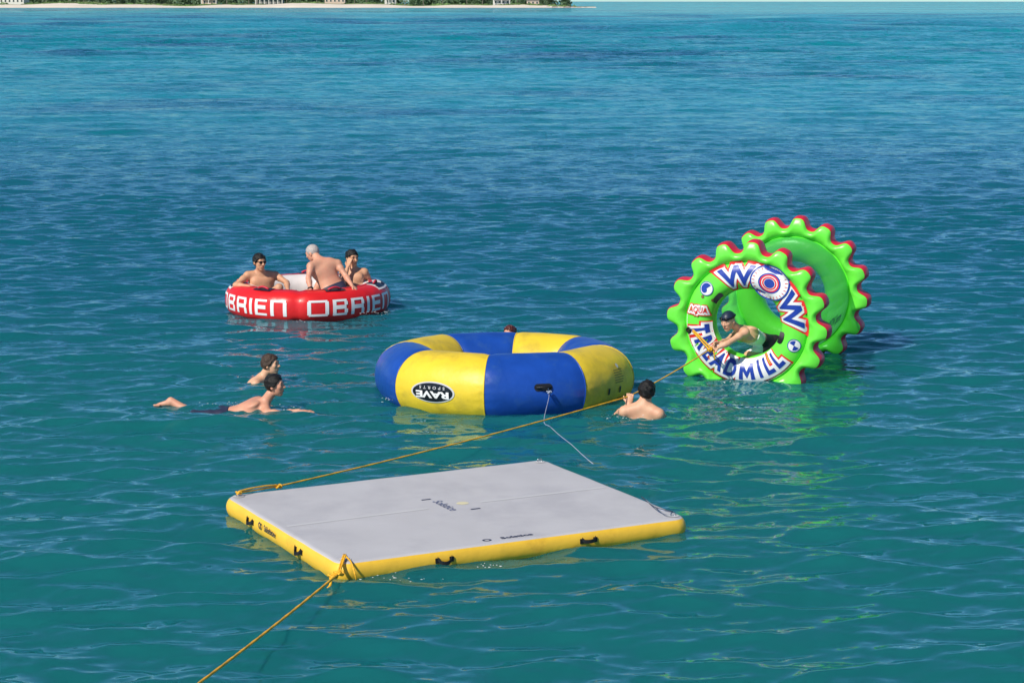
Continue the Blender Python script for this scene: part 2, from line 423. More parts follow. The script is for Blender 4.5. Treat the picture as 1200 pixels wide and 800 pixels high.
# ================================================================== THE SETTING
# ------------------------------------------------------------------ the sea: a real wave surface, finest near the boat
WAVE_SLOPE = 0.0178
def build_sea():
    ys = []
    y = 10.5
    while y < 48: ys.append(y); y *= 1.00175
    while y < 320: ys.append(y); y *= 1.0036
    while y < 900: ys.append(y); y *= 1.009
    while y < 60000: ys.append(y); y *= 1.05
    ys = np.array([-400.0, -60.0, -8.0, 4.0] + ys + [60000.0])
    core = np.linspace(-0.30, 0.30, 520)
    side = np.array([0.32, 0.36, 0.40, 0.46, 0.55, 0.7, 0.95, 1.4, 2.2, 4.0])
    ts = np.concatenate([-side[::-1], core, side])
    Yg, Tg = np.meshgrid(ys, ts, indexing='ij')
    Xg = Tg * np.maximum(np.abs(Yg), 6.0)
    spr = np.gradient(ys)                       # row spacing, and the spacing across inside the fine strip
    spr = np.maximum(spr, (core[1] - core[0]) * np.abs(ys))
    edge = np.clip(1 - (np.abs(ts) - 0.30) / 0.1, 0, 1)[None, :]
    Z = np.zeros_like(Xg); DX = np.zeros_like(Xg); DY = np.zeros_like(Xg)
    N = 150
    lam = np.exp(np.linspace(math.log(0.15), math.log(48), N)) * rng.uniform(0.95, 1.05, N)
    ang = R(95) + rng.normal(0, 1, N) * np.where(lam < 1.2, R(31), R(22))
    ph = rng.uniform(0, 2 * math.pi, N)
    slope = WAVE_SLOPE * np.where(lam > 1.0, (lam / 1.0) ** -0.8, 1.0) * np.where(lam < 1.0, np.where(lam < .3, 1.5, 2.0), 0.95)
    lo = 4; hi = len(ys) - 1
    s0 = spr[lo:hi]
    W = np.clip((lam[None, :] / s0[:, None] - 2.4) / 2.6, 0, 1) * np.clip(np.maximum(5.0, 16 * s0[:, None]) / lam[None, :] * 2 - 1, 0, 1)
    tot = np.sum((slope * (lam < 5)) ** 2)
    ef = np.where(lam[None, :] > 1.0, WAVE_SLOPE * 0.95 * (lam[None, :] / 1.0) ** (-0.8 * np.clip(1 - (s0[:, None] - .12) / .6, 0, 1)), slope[None, :])
    g = np.sqrt(tot / np.maximum(np.sum((ef * W) ** 2, axis=1), 1e-9))
    g = np.clip(g, 0.6, 1.25) * np.clip((950 - ys[lo:hi]) / 600, 0, 1)
    for i in range(N):
        k = 2 * math.pi / lam[i]
        wr = W[:, i] * ef[:, i] * g / k
        nz_ = np.where(wr > 1e-5)[0]
        if len(nz_) == 0: continue
        j0, j1 = nz_[0], nz_[-1] + 1
        X0, Y0 = Xg[lo + j0:lo + j1], Yg[lo + j0:lo + j1]
        arg = k * (math.cos(ang[i]) * X0 + math.sin(ang[i]) * Y0) + ph[i]
        wa = wr[j0:j1, None] * edge
        sn, cs = np.sin(arg), np.cos(arg)
        Z[lo + j0:lo + j1] += wa * sn
        DX[lo + j0:lo + j1] += wa * 0.72 * math.cos(ang[i]) * cs
        DY[lo + j0:lo + j1] += wa * 0.72 * math.sin(ang[i]) * cs
    Z -= 0.02
    for qx, qy, am, wl in ((-2.55, 22.45, .016, .20), (-2.85, 24.2, .013, .18), (1.4, 22.1, .018, .20), (-2.0, 29.6, .012, .20), (-3.3, 22.5, .012, .17), (1.15, 22.2, .010, .13)):
        d_ = np.hypot(Xg[lo:lo + 900] - qx, Yg[lo:lo + 900] - qy)
        Z[lo:lo + 900] += am * np.exp(-d_ / .55) * np.sin(2 * math.pi * d_ / wl) * np.clip(d_ / .1, 0, 1)
    for nm, (qx, qy, wx, wy) in dict(flat=(-2.95, 22.4, .6, .3), upright=(-2.9, 24.0, .3, .2), rope=(1.4, 22.0, .3, .2)).items():
        m_ = (np.abs(Xg - qx) < wx) & (np.abs(Yg - qy) < wy)
        Z[lo:lo + 900] -= float(Z[m_].mean()) * np.exp(-((Xg[lo:lo + 900] - qx) ** 2 / (wx + .6) ** 2 + (Yg[lo:lo + 900] - qy) ** 2 / (wy + .6) ** 2))   # level water where a swimmer floats
    V = np.stack([Xg + DX, Yg + DY, Z], axis=-1).reshape(-1, 3)
    nr, nc = Xg.shape
    idx = np.arange(nr * nc).reshape(nr, nc)
    Fq = np.stack([idx[:-1, :-1], idx[:-1, 1:], idx[1:, 1:], idx[1:, :-1]], axis=-1).reshape(-1, 4)
    me = from_arrays(V, Fq)
    coarse = (np.clip((spr - 0.11) / 0.6, 0, 1)[:, None] + 0 * Tg).astype(np.float32)
    at = me.attributes.new('coarse', 'FLOAT', 'POINT')
    at.data.foreach_set('value', coarse.ravel())
    o = link_mesh('sea', me, 'water')
    o['kind'] = 'structure'
    return o
build_sea()
bed = link_mesh('seabed', from_arrays([(-300, -300, -3.2), (300, -300, -3.2), (300, 900, -3.2), (-300, 900, -3.2)], [(0, 1, 2, 3)]),
                mat('seabed_sand', (0.02, 0.16, 0.17), 0.9, 0.3, 0.2), smooth=False)
bed['kind'] = 'structure'

# ------------------------------------------------------------------ the island far behind
Y_SH = 1500.0
def shore_y(x): return Y_SH + 10 * math.sin(x * 0.021) + 5 * math.sin(x * 0.07 + 1)
XL, XR = -640.0, 60.0
def land_profile(t, x):
    h = 1.9 + 0.7 * math.sin(x * 0.035 + 0.5) + 0.35 * math.sin(x * 0.11)
    taper = min(1.0, max(0.2, (XR - x) / 75.0))
    return h * taper
def build_land():
    xs = np.linspace(XL, XR, 180)
    rows = []
    prof = [(-14, -0.8), (0, 0.0), (10, 0.35), (26, 0.7), (44, 1.0), (60, 1.12), (140, 1.5), (260, 1.2), (330, -0.5)]
    for x in xs:
        tp = min(1.0, max(0.04, (XR - x) / 75.0))
        rows.append([(x, shore_y(x) + d * (0.25 + 0.75 * tp), land_profile(0, x) * z + (0.05 * random.random() if z > 0 else 0)) for d, z in prof])
    beach = link_mesh('beach', grid_mesh([r[:6] for r in rows]), 'sand'); beach['kind'] = 'structure'
    gnd = link_mesh('island_ground', grid_mesh([[(a, b - 1.5 if i == 0 else b, c + 0.03) for i, (a, b, c) in enumerate(r[5:])] for r in rows]), 'grass'); gnd['kind'] = 'structure'
build_land()
def land_z(x, d):
    tp = min(1.0, max(0.04, (XR - x) / 75.0))
    prof = [(-14, -0.8), (0, 0.0), (10, 0.35), (26, 0.7), (44, 1.0), (60, 1.12), (140, 1.5), (260, 1.2), (330, -0.5)]
    dd = d / (0.25 + 0.75 * tp)
    return land_profile(0, x) * float(np.interp(dd, [p[0] for p in prof], [p[1] for p in prof]))
def leaf_cloud(centres, sizes, per, leaf):
    V = []; Fc = []
    for (cx, cy, cz), (sx, sy, sz) in zip(centres, sizes):
        for _ in range(per):
            d = rng.normal(0, 1, 3); d /= np.linalg.norm(d)
            rr = rng.uniform(0.45, 1.0) ** 0.5
            p = np.array([cx + d[0] * sx * rr, cy + d[1] * sy * rr, cz + abs(d[2]) * sz * rr])
            a = rng.normal(0, 1, 3); a /= np.linalg.norm(a)
            b = np.cross(a, d); b /= (np.linalg.norm(b) + 1e-6)
            s = leaf * rng.uniform(0.6, 1.4)
            k = len(V)
            V += [p - a * s, p + b * s * 0.6, p + a * s, p - b * s * 0.6]
            Fc.append((k, k + 1, k + 2, k + 3))
    return from_arrays(V, np.array(Fc))
def far_x(u): return (u - 600) / F_PX * (Y_SH + 50) * 1.012
cs, ss = [], []
for i in range(150):
    u = random.uniform(-60, 672)
    if 296 < u < 345 or 376 < u < 430 or 446 < u < 470 or 478 < u < 492: 
        if random.random() < 0.85: continue
    x = far_x(u); d = random.uniform(46, 70) * min(1, max(0.3, (XR - x) / 75))
    cs.append((x, shore_y(x) + d, land_z(x, d) - 0.3)); ss.append((random.uniform(2, 5), random.uniform(1.5, 3), random.uniform(0.8, 2.0)))
shr = link_mesh('shrub_belt', leaf_cloud(cs, ss, 90, 0.42), 'leaf_a', smooth=False); shr['kind'] = 'stuff'
cs, ss = [], []
for i in range(330):
    x = far_x(random.uniform(-70, 664)); d = random.uniform(100, 210) * min(1, max(0.25, (XR - x) / 75))
    cs.append((x, shore_y(x) + d, land_z(x, d))); ss.append((random.uniform(3, 7), random.uniform(3, 5), random.uniform(5, 10)))
wood = link_mesh('far_wood', leaf_cloud(cs, ss, 110, 0.95), 'leaf_b', smooth=False); wood['kind'] = 'stuff'
def far_house(u, w, hgt, wall, roof, posts, label, d=82.0):
    x = far_x(u); z = land_z(x, d) - 0.2
    t = thing('beach_house', label, 'house', (x, shore_y(x) + d, z), 0, 'houses behind the beach')
    dp = w * 0.6
    link_mesh('wall', box_mesh(w, dp, hgt, (0, 0, hgt / 2)), wall, t, False)
    rf = [(-w / 2 - .6, -dp / 2 - .6, hgt + .01), (w / 2 + .6, -dp / 2 - .6, hgt + .01), (w / 2 + .6, dp / 2 + .6, hgt + .01), (-w / 2 - .6, dp / 2 + .6, hgt + .01), (-w / 4, 0, hgt + w * .22), (w / 4, 0, hgt + w * .22)]
    link_mesh('roof', from_arrays(rf, [(0, 1, 5, 4), (1, 2, 5), (2, 3, 4, 5), (3, 0, 4), (3, 2, 1, 0)]), roof, t, False)
    nw = max(2, int(w / 3))
    for i in range(nw):
        wx = -w / 2 + (i + .5) * w / nw
        f = link_mesh('window', box_mesh(1.3, .12, 1.7, (wx, -dp / 2 - .05, hgt * .5)), 'wall_w', t, False)
        link_mesh('pane', box_mesh(1.05, .06, 1.45, (wx, -dp / 2 - .14, hgt * .5)), 'pane', f, False)
    for i in range(posts):
        wx = -w / 2 + w * i / max(1, posts - 1)
        link_mesh('porch_post', box_mesh(.5, .5, hgt, (wx, -dp / 2 - 2.2, hgt / 2)), 'wall_w', t, False)
    if posts: link_mesh('porch_roof', box_mesh(w + 1, 2.8, .3, (0, -dp / 2 - 1.6, hgt + .25)), roof, t, False)
far_house(14, 30, 5.0, 'wall_w', 'roof_g', 0, 'long low cream house at the bare grassy end of the beach')
far_house(246, 11, 5.4, 'wall_p', 'roof_r', 3, 'small pink house with clay roof above the grassy dune')
far_house(316, 20, 5.6, 'roof_g', 'roof_g', 7, 'dark pavilion with white posts above a sandy slope')
far_house(395, 15, 5.2, 'wall_p', 'roof_g', 0, 'tan house with grey roof above the bright sand')
far_house(459, 8, 5.0, 'wall_w', 'roof_g', 4, 'narrow white house with a porch among dark trees')
far_house(588, 12, 4.6, 'wall_w', 'roof_r', 3, 'white house with clay roof close to the sand', 62)
far_house(624, 9, 3.4, 'wall_p', 'roof_g', 0, 'low pink house near the rocky point', 50)
def palm(u, d, hgt, lean, label):
    x = far_x(u); z = land_z(x, d) - 0.2
    t = thing('palm_tree', label, 'palm', (x, shore_y(x) + d, z), 0, 'palms behind the beach')
    pts = spline([(0, 0, 0), (lean * .3, 0, hgt * .4), (lean, 0, hgt)], 5)
    link_mesh('trunk', tube_mesh(pts, [0.32 - 0.14 * i / (len(pts) - 1) for i in range(len(pts))], 6), 'bark', t)
    V = []; Fc = []
    for k in range(11):
        a = 2 * math.pi * k / 11 + random.random() * .3; L = random.uniform(2.2, 3.2); e = random.uniform(-.1, .9)
        rows = []
        for q in range(6):
            s = q / 5; rr = L * s; zz = hgt + e * rr - .32 * rr * rr
            w = .55 * math.sin(math.pi * min(1, s + .12)) + .04
            cx, cy = lean + math.cos(a) * rr, math.sin(a) * rr
            rows.append([(cx - math.sin(a) * w, cy + math.cos(a) * w, zz - .18 * w), (cx, cy, zz), (cx + math.sin(a) * w, cy - math.cos(a) * w, zz - .18 * w)])
        k0 = len(V); V += [p for r_ in rows for p in r_]
        for q in range(5):
            for j in range(2): Fc.append((k0 + q * 3 + j, k0 + q * 3 + j + 1, k0 + q * 3 + j + 4, k0 + q * 3 + j + 3))
    link_mesh('crown', from_arrays(V, Fc), 'leaf_a', t)
for u, d, hgt, ln in ((58, 80, 8, 1), (82, 90, 9, -1), (104, 78, 7.5, .6), (268, 74, 8, -.8), (290, 90, 9, .5), (304, 66, 8, .9), (338, 70, 7, -.5), (372, 84, 9, 1), (418, 80, 8, -1), (432, 72, 7, .4),
                      (476, 78, 8, .8), (497, 86, 9, -.6), (520, 70, 7.5, .9), (548, 80, 8, -.9), (566, 66, 7, .7), (606, 64, 8.6, .3)):
    near = min(((14, 'long cream house'), (246, 'small pink house'), (316, 'dark pavilion'), (395, 'tan house'), (459, 'narrow white house'), (588, 'white clay roofed house')), key=lambda q: abs(q[0] - u))
    palm(u, d, hgt, ln, '%s %s palm beside the %s behind the far beach' % ('tall' if hgt >= 8.5 else 'short' if hgt < 7.6 else 'middling', 'leaning' if abs(ln) > .7 else 'upright', near[1]))
def rock(u, d, s, label):
    bm = bmesh.new(); bmesh.ops.create_icosphere(bm, subdivisions=2, radius=1)
    for v in bm.verts:
        k = 1 + .45 * mnoise.noise(v.co * 1.3 + Vector((u, 0, 0)))
        v.co = Vector((v.co.x * s * 1.7 * k, v.co.y * s * k, v.co.z * s * .55 * k))
    me = bpy.data.meshes.new('m'); bm.to_mesh(me); bm.free()
    o = link_mesh('shore_rock', me, 'rock', None, False)
    x = far_x(u); o.location = (x, shore_y(x) + d, 0.15)
    tag(o, label, 'rock', 'rocks at the point of the island')
for u, d, s in ((640, 8, 1.2), (648, 4, 1.5), (655, 7, 1.0), (661, 3, 1.6), (668, 6, 1.3), (675, 4, 1.1), (682, 5, .8)):
    rock(u, d, s, 'weathered brown rock at the tip of the far beach')


# ================================================================== THE FLOATING PLATFORM
def build_platform():
    A, B, C, D = [onz(u, v, z_) for u, v, z_ in ((265, 591, .04), (413, 671, .04), (808.5, 618.5, .04), (622, 541.5, .10))]
    c = (A + B + C + D) / 4
    ax = ((C - B) + (D - A)).normalized()
    L = ((C - B).length + (D - A).length) / 2; W = ((A - B).length + (D - C).length) / 2
    L *= 1.055
    rz = math.atan2(ax.y, ax.x)
    t = thing('floating_platform', 'flat grey and yellow inflatable swim platform floating by itself', 'swim platform', (c.x, c.y, 0), rz)
    z0, z1 = -0.05, 0.125
    hw = (z1 - z0) / 2; zc = (z0 + z1) / 2
    def outline(inset, n=8, rc=0.13):
        pts = []
        hx, hy = L / 2 - inset, W / 2 - inset
        r_ = max(0.02, rc - inset * .5)
        for q, (sx, sy) in enumerate(((1, -1), (1, 1), (-1, 1), (-1, -1))):
            for k in range(n + 1):
                a = R(-90 + 90 * q + 90 * k / n)
                pts.append((sx * (hx - r_) + r_ * math.cos(a), sy * (hy - r_) + r_ * math.sin(a)))
            # extra points along the straight sides for small unevenness
            nx_, ny_ = ((1, 1), (-1, 1), (-1, -1), (1, -1))[q]
            a0 = pts[-1]; b0 = (nx_ * (hx - (r_ if q in (1, 3) else 0)), ny_ * (hy - (r_ if q in (0, 2) else 0)))
            b0 = ((hx, hy - r_), (-hx + r_, hy), (-hx, -hy + r_), (hx - r_, -hy))[q]
            for k in range(1, 24): pts.append((a0[0] + (b0[0] - a0[0]) * k / 24, a0[1] + (b0[1] - a0[1]) * k / 24))
        return pts
    def ripple(x, y, k): return 0.006 * mnoise.noise(Vector((x * 3, y * 3, k))) + 0.003 * mnoise.noise(Vector((x * 11, y * 11, k + 5)))
    rows = []
    for k in range(13):
        a = R(-90 + 180 * k / 12)
        ins = hw * (1 - math.cos(a)) * 0.62
        rows.append([(x * (1 + ripple(x, y, 1) / L * 2), y * (1 + ripple(x, y, 2) / W * 2), zc + hw * math.sin(a)) for x, y in outline(ins)])
    side = link_mesh('side_wall', fix_normals(grid_mesh(rows[:-2], close_v=True, caps=False)), 'dock_yellow', t)
    # deck: from the side's upper rows to the middle, slightly uneven
    bm = bmesh.new()
    ring_a = [bm.verts.new(p) for p in rows[-3]]
    ring_b = [bm.verts.new(p) for p in rows[-2]]
    ring_c = [bm.verts.new(p) for p in rows[-1]]
    n = len(ring_a)
    for a_, b_ in ((ring_a, ring_b), (ring_b, ring_c)):
        for j in range(n): bm.faces.new((a_[j], a_[(j + 1) % n], b_[(j + 1) % n], b_[j]))
    prev = ring_c
    for s in (0.985, 0.95, 0.85, 0.7, 0.5, 0.3, 0.12):
        cur = [bm.verts.new((v.co.x * s, v.co.y * s, z1 + 0.006 * (1 - s))) for v in ring_c]
        for j in range(n): bm.faces.new((prev[j], prev[(j + 1) % n], cur[(j + 1) % n], cur[j]))
        prev = cur
    bm.faces.new(prev)
    bmesh.ops.recalc_face_normals(bm, faces=bm.faces)
    me = bpy.data.meshes.new('m'); bm.to_mesh(me); bm.free()
    link_mesh('deck', me, 'dock_grey', t)
    zt = z1 + 0.004
    hx, hy = L / 2, W / 2
    def top(x, y): return Vector((x, y, z1 + 0.0078 - 0.006 * max(abs(x) / (hx - .06), abs(y) / (hy - .06))))
    # the welded seam: two pale strips with the logo between them
    for xa, xb in ((-hx + .10, -.23), (.27, hx - .10)):
        link_mesh('seam_strip', print_mesh([(xa, -.024), (xb, -.024), (xb, .024), (xa, .024)], [(0, 1, 2, 3)], top, .3), 'dock_stripe', t)
    # lettering
    v, f = xf2d(text2d('Solstice', .125, .002), 1, 1, R(-90), -.05, .02)
    link_mesh('deck_lettering', print_mesh(v, f, top, .5), 'print_faded', t)
    v, f = disc2d(.05, .05, 20); v = [(x * 1.1 + .12, y + .03) for x, y in v]
    link_mesh('sun_mark', print_mesh(v, f, top, .5), 'print_sun', t)
    for q, (mx_, my_) in enumerate(((-.10, .30), (.13, -.20))):
        link_mesh('deck_mark', print_mesh([(mx_ - .045, my_ - .014), (mx_ + .045, my_ - .014), (mx_ + .045, my_ + .014), (mx_ - .045, my_ + .014)], [(0, 1, 2, 3)], top, .5), 'print_navy', t)
    fx = -hx + 1.48
    link_mesh('edge_emblem', print_mesh(*disc2d(.040, .032, 18, .55, fx - .12, -hy + .13), top, .5), 'print_navy', t)
    v, f = xf2d(text2d('Solstice', .075, .003), 1.25, 1, 0, fx + .15, -hy + .13)
    link_mesh('edge_lettering', print_mesh(v, f, top, .5), 'print_navy', t)
    # lettering on the left side wall (reads along the wall)
    yw = .17
    v, f = xf2d(text2d('Solstice', .075, .002), 1.1, 1, 0, .05, 0)
    def leftwall(x, y):
        a = y / hw
        ins = hw * (1 - math.cos(a)) * .62
        return Vector((-hx + ins - .012, yw - x, zc + .03 + hw * math.sin(a)))
    link_mesh('side_emblem', print_mesh(*disc2d(.034, .032, 18, .55, -.17, 0), leftwall, .03), 'print_navy', t)
    link_mesh('side_lettering', print_mesh(v, f, leftwall, .03), 'print_navy', t)
    # black carrying handles, each a strap on two patches
    def handle(x, y, ang, droop, w=.125):
        pts = []
        for k in range(9):
            s = k / 8 - .5
            bow = .026 * math.cos(math.pi * s)
            pts.append(Vector((s * w, -bow, -droop * math.cos(math.pi * s) + (.018 if abs(s) > .4 and droop else 0))))
        rows_ = []
        for p in pts:
            rows_.append([p + Vector((0, dy, dz)) for dy, dz in ((-.004, -.015), (.004, -.015), (.004, .015), (-.004, .015))])
        o = link_mesh('handle', fix_normals(grid_mesh(rows_, close_v=True, caps=True)), 'black', t, False)
        o.location = (x, y, zc + .012); o.rotation_euler = (0, 0, ang)
        for s in (-1, 1):
            link_mesh('handle_patch', box_mesh(.038, .014, .042, (s * w * .5, .006, 0), .003), 'black', o, False)
    def along_front(u, v_):
        w = onz(u, v_, .07); d = Matrix.Rotation(-rz, 3, 'Z') @ (w - Vector((c.x, c.y, 0))); return d
    for u, v_, droop in ((531, 658, .022), (701, 635, .002)):
        d = along_front(u, v_); handle(d.x, -hy - .006, 0, droop)
    for u, v_, droop in ((299, 607, .012), (358, 641, .02)):
        d = along_front(u, v_); handle(-hx - .006, d.y, R(-90), droop)
    for y_ in (-.6, .6): handle(hx + .006, y_, R(90), .005)
    for x_ in (-.7, .7): handle(x_, hy + .006, R(180), .005)
    # steel rings on the four corners
    for sx, sy in ((-1, -1), (1, -1), (1, 1), (-1, 1)):
        px_, py_ = sx * (hx - .115), sy * (hy - .115)
        ring = [Vector((px_ + .022 * math.cos(a), py_, zt + .012 + .018 * math.sin(a))) for a in [2 * math.pi * k / 16 for k in range(17)]]
        link_mesh('ring', tube_mesh(ring, .005, 6, False), 'steel', t)
        link_mesh('ring_patch', fix_normals(from_arrays(*[(lambda V_, F_: (V_, F_))([(px_ + .05 * math.cos(a), py_ + .05 * math.sin(a), zt + .001) for a in [2 * math.pi * k / 18 for k in range(18)]], [tuple(range(18))])][0])), 'dock_stripe', t, False)
    def w(x, y, z): return Matrix.Rotation(rz, 3, 'Z') @ Vector((x, y, z)) + Vector((c.x, c.y, 0))
    return dict(hx=hx, hy=hy, zt=zt, w=w, corner=lambda sx, sy: w(sx * (hx - .115), sy * (hy - .115), zt + .03))
PLAT = build_platform()


# ================================================================== THE TRAMPOLINE
def build_trampoline():
    cxy = P(590, 430, 23.70)
    RC, r0, zc = 1.085, 0.395, 0.145
    t = thing('water_trampoline', 'blue and yellow octagonal water trampoline tube with an oval badge', 'trampoline', (cxy.x, cxy.y, 0), 0)
    t.rotation_euler = (R(-2.6), 0, 0)
    seam0 = R(-90 - 8)
    def centre_r(th):
        a = (th - seam0) % R(45) - R(22.5)
        octo = RC * math.cos(R(22.5)) / math.cos(a) * 1.035
        return 0.72 * octo + 0.28 * RC
    def tube(th, phi, off=0.0):
        a = ((th - seam0) % R(45)) / R(45)
        edge = min(a, 1 - a)
        pinch = 1 - 0.035 * math.exp(-(edge / 0.05) ** 2) + 0.012 * math.sin(math.pi * a)
        rr = r0 * pinch + off + .007 * math.exp(-edge / .05) * math.sin(phi * 19 + 3 * math.sin(phi * 4)) * (edge > .001)
        rc = centre_r(th)
        rad = rc + rr * 1.02 * math.cos(phi)
        return Vector((rad * math.cos(th), rad * math.sin(th), zc + rr * 0.98 * math.sin(phi)))
    nph = 96
    for k in range(8):
        rows = []
        for i in range(25):
            s = i / 24
            th = seam0 + R(45) * (k + 0.0005 + 0.999 * s)
            rows.append([tube(th, 2 * math.pi * j / nph, 0.004 * mnoise.noise(Vector((th * 5, math.cos(2 * math.pi * j / nph) * 2, math.sin(2 * math.pi * j / nph) * 2)))) for j in range(nph)])
        o = link_mesh('tube_segment', fix_normals(grid_mesh(rows, close_v=True)), 'tr_blue' if k % 2 == 0 else 'tr_yellow', t)
        o['label'] = 'blue vinyl tube segment' if k % 2 == 0 else 'yellow vinyl tube segment'
        welt = [tube(seam0 + R(45) * k, 2 * math.pi * j / 36, 0.002) for j in range(37)]
        link_mesh('seam_welt', tube_mesh(welt, 0.007, 6, False), 'tr_blue' if k % 2 else 'tr_yellow', t)
    # the jumping mat slung inside the ring
    n = 48
    V = [(0, 0, zc - 0.02)]; Fc = []
    for q, s in enumerate((.3, .6, .86)):
        for i in range(n): V.append((.62 * s * math.cos(2 * math.pi * i / n), .62 * s * math.sin(2 * math.pi * i / n), zc - .02 + .03 * s))
    for i in range(n): Fc.append((0, 1 + i, 1 + (i + 1) % n))
    for q in range(2):
        for i in range(n): Fc.append((1 + q * n + i, 1 + (q + 1) * n + i, 1 + (q + 1) * n + (i + 1) % n, 1 + q * n + (i + 1) % n))
    link_mesh('jumping_mat', fix_normals(from_arrays(V, Fc)), 'bed', t)
    for i in range(24):
        a = 2 * math.pi * i / 24
        link_mesh('mat_strap', tube_mesh([(.53 * math.cos(a), .53 * math.sin(a), zc + .008), (.70 * math.cos(a), .70 * math.sin(a), zc + .02)], .012, 5), 'black', t)
    # badge on the front yellow segment, upside down as it floats
    th_b, ph_b = R(-90 - 8 - 24.0), R(-2)
    def badge(off):
        def fn(x, y):     # x along the ring to the right, y up
            return tube(th_b + x / (RC + r0), ph_b + y / r0, off)
        return fn
    link_mesh('badge_rim', print_mesh(*disc2d(.285, .118, 40), badge(.006), .04), 'plate_grey', t)
    link_mesh('badge_plate', print_mesh(*disc2d(.262, .102, 40), badge(.010), .04), 'plate_black', t)
    v, f = xf2d(text2d('RAVE', .155, .006, .0, .95), 1.22, .64, math.pi, .005, -.02)
    link_mesh('badge_lettering', print_mesh(v, f, badge(.014), .03), 'print_white', t)
    v, f = xf2d(text2d('SPORTS', .045, .0010, 0, 1.9), 1.3, .95, math.pi, 0, .052)
    bl = link_mesh('badge_small_lettering', print_mesh(v, f, badge(.014), .03), 'plate_grey', t); bl['kind'] = 'stuff'
    # handle patch on the blue segment
    th_h, ph_h = R(-90 + 17.5), R(9)
    def hmap(off):
        return lambda x, y: tube(th_h + x / (RC + r0), ph_h + y / r0, off)
    def stadium(w, h): 
        v = []
        for s in (1, -1):
            for k in range(9):
                a = R(-90 + 180 * k / 8) + (0 if s == 1 else math.pi)
                v.append((s * (w - h) + h * math.cos(a), h * math.sin(a)))
        return v, [tuple(range(len(v)))]
    link_mesh('handle_patch', print_mesh(*stadium(.105, .04), hmap(.006), .03), 'black', t)
    hp = [tube(th_h + x / (RC + r0), ph_h, .012 + .03 * math.cos(x / .085 * math.pi / 2)) for x in np.linspace(-.085, .085, 9)]
    link_mesh('handle', tube_mesh(hp, .011, 6), 'black', t)
    # valve and washed-out print on the right yellow segment
    th_r = R(-90 + 63)
    def rmap(off): return lambda x, y: tube(th_r + x / (RC + r0), R(0) + y / r0, off)
    parts = []
    for i in range(6): 
        parts.append(([(-.10, .16 - i * .028), (.13 - .02 * (i % 3), .16 - i * .028), (.13 - .02 * (i % 3), .168 - i * .028), (-.10, .168 - i * .028)], [(0, 1, 2, 3)]))
    parts.append(([(-.14, -.19), (-.02, -.19), (-.02, -.178), (-.14, -.178)], [(0, 1, 2, 3)]))
    parts.append(([(.02, -.18), (.13, -.18), (.13, -.168), (.02, -.168)], [(0, 1, 2, 3)]))
    for prt in parts: link_mesh('warning_print', print_mesh(*prt, rmap(.005), .04), 'print_olive', t)
    for x, y in ((-.24, -.06), (.02, -.06)):
        link_mesh('handle_patch', print_mesh([(x - .018, y - .035), (x + .018, y - .035), (x + .018, y + .035), (x - .018, y + .035)], [(0, 1, 2, 3)], rmap(.008), .03), 'black', t)
    link_mesh('valve', print_mesh(*disc2d(.028, .028, 16, 0, .03, .21), rmap(.010), .03), 'plate_grey', t)
    bpy.context.view_layer.update()
    return dict(handle=t.matrix_world @ hp[6], tube=lambda th, ph, off=0: t.matrix_world @ tube(th, ph, off))
TRAMP = build_trampoline()


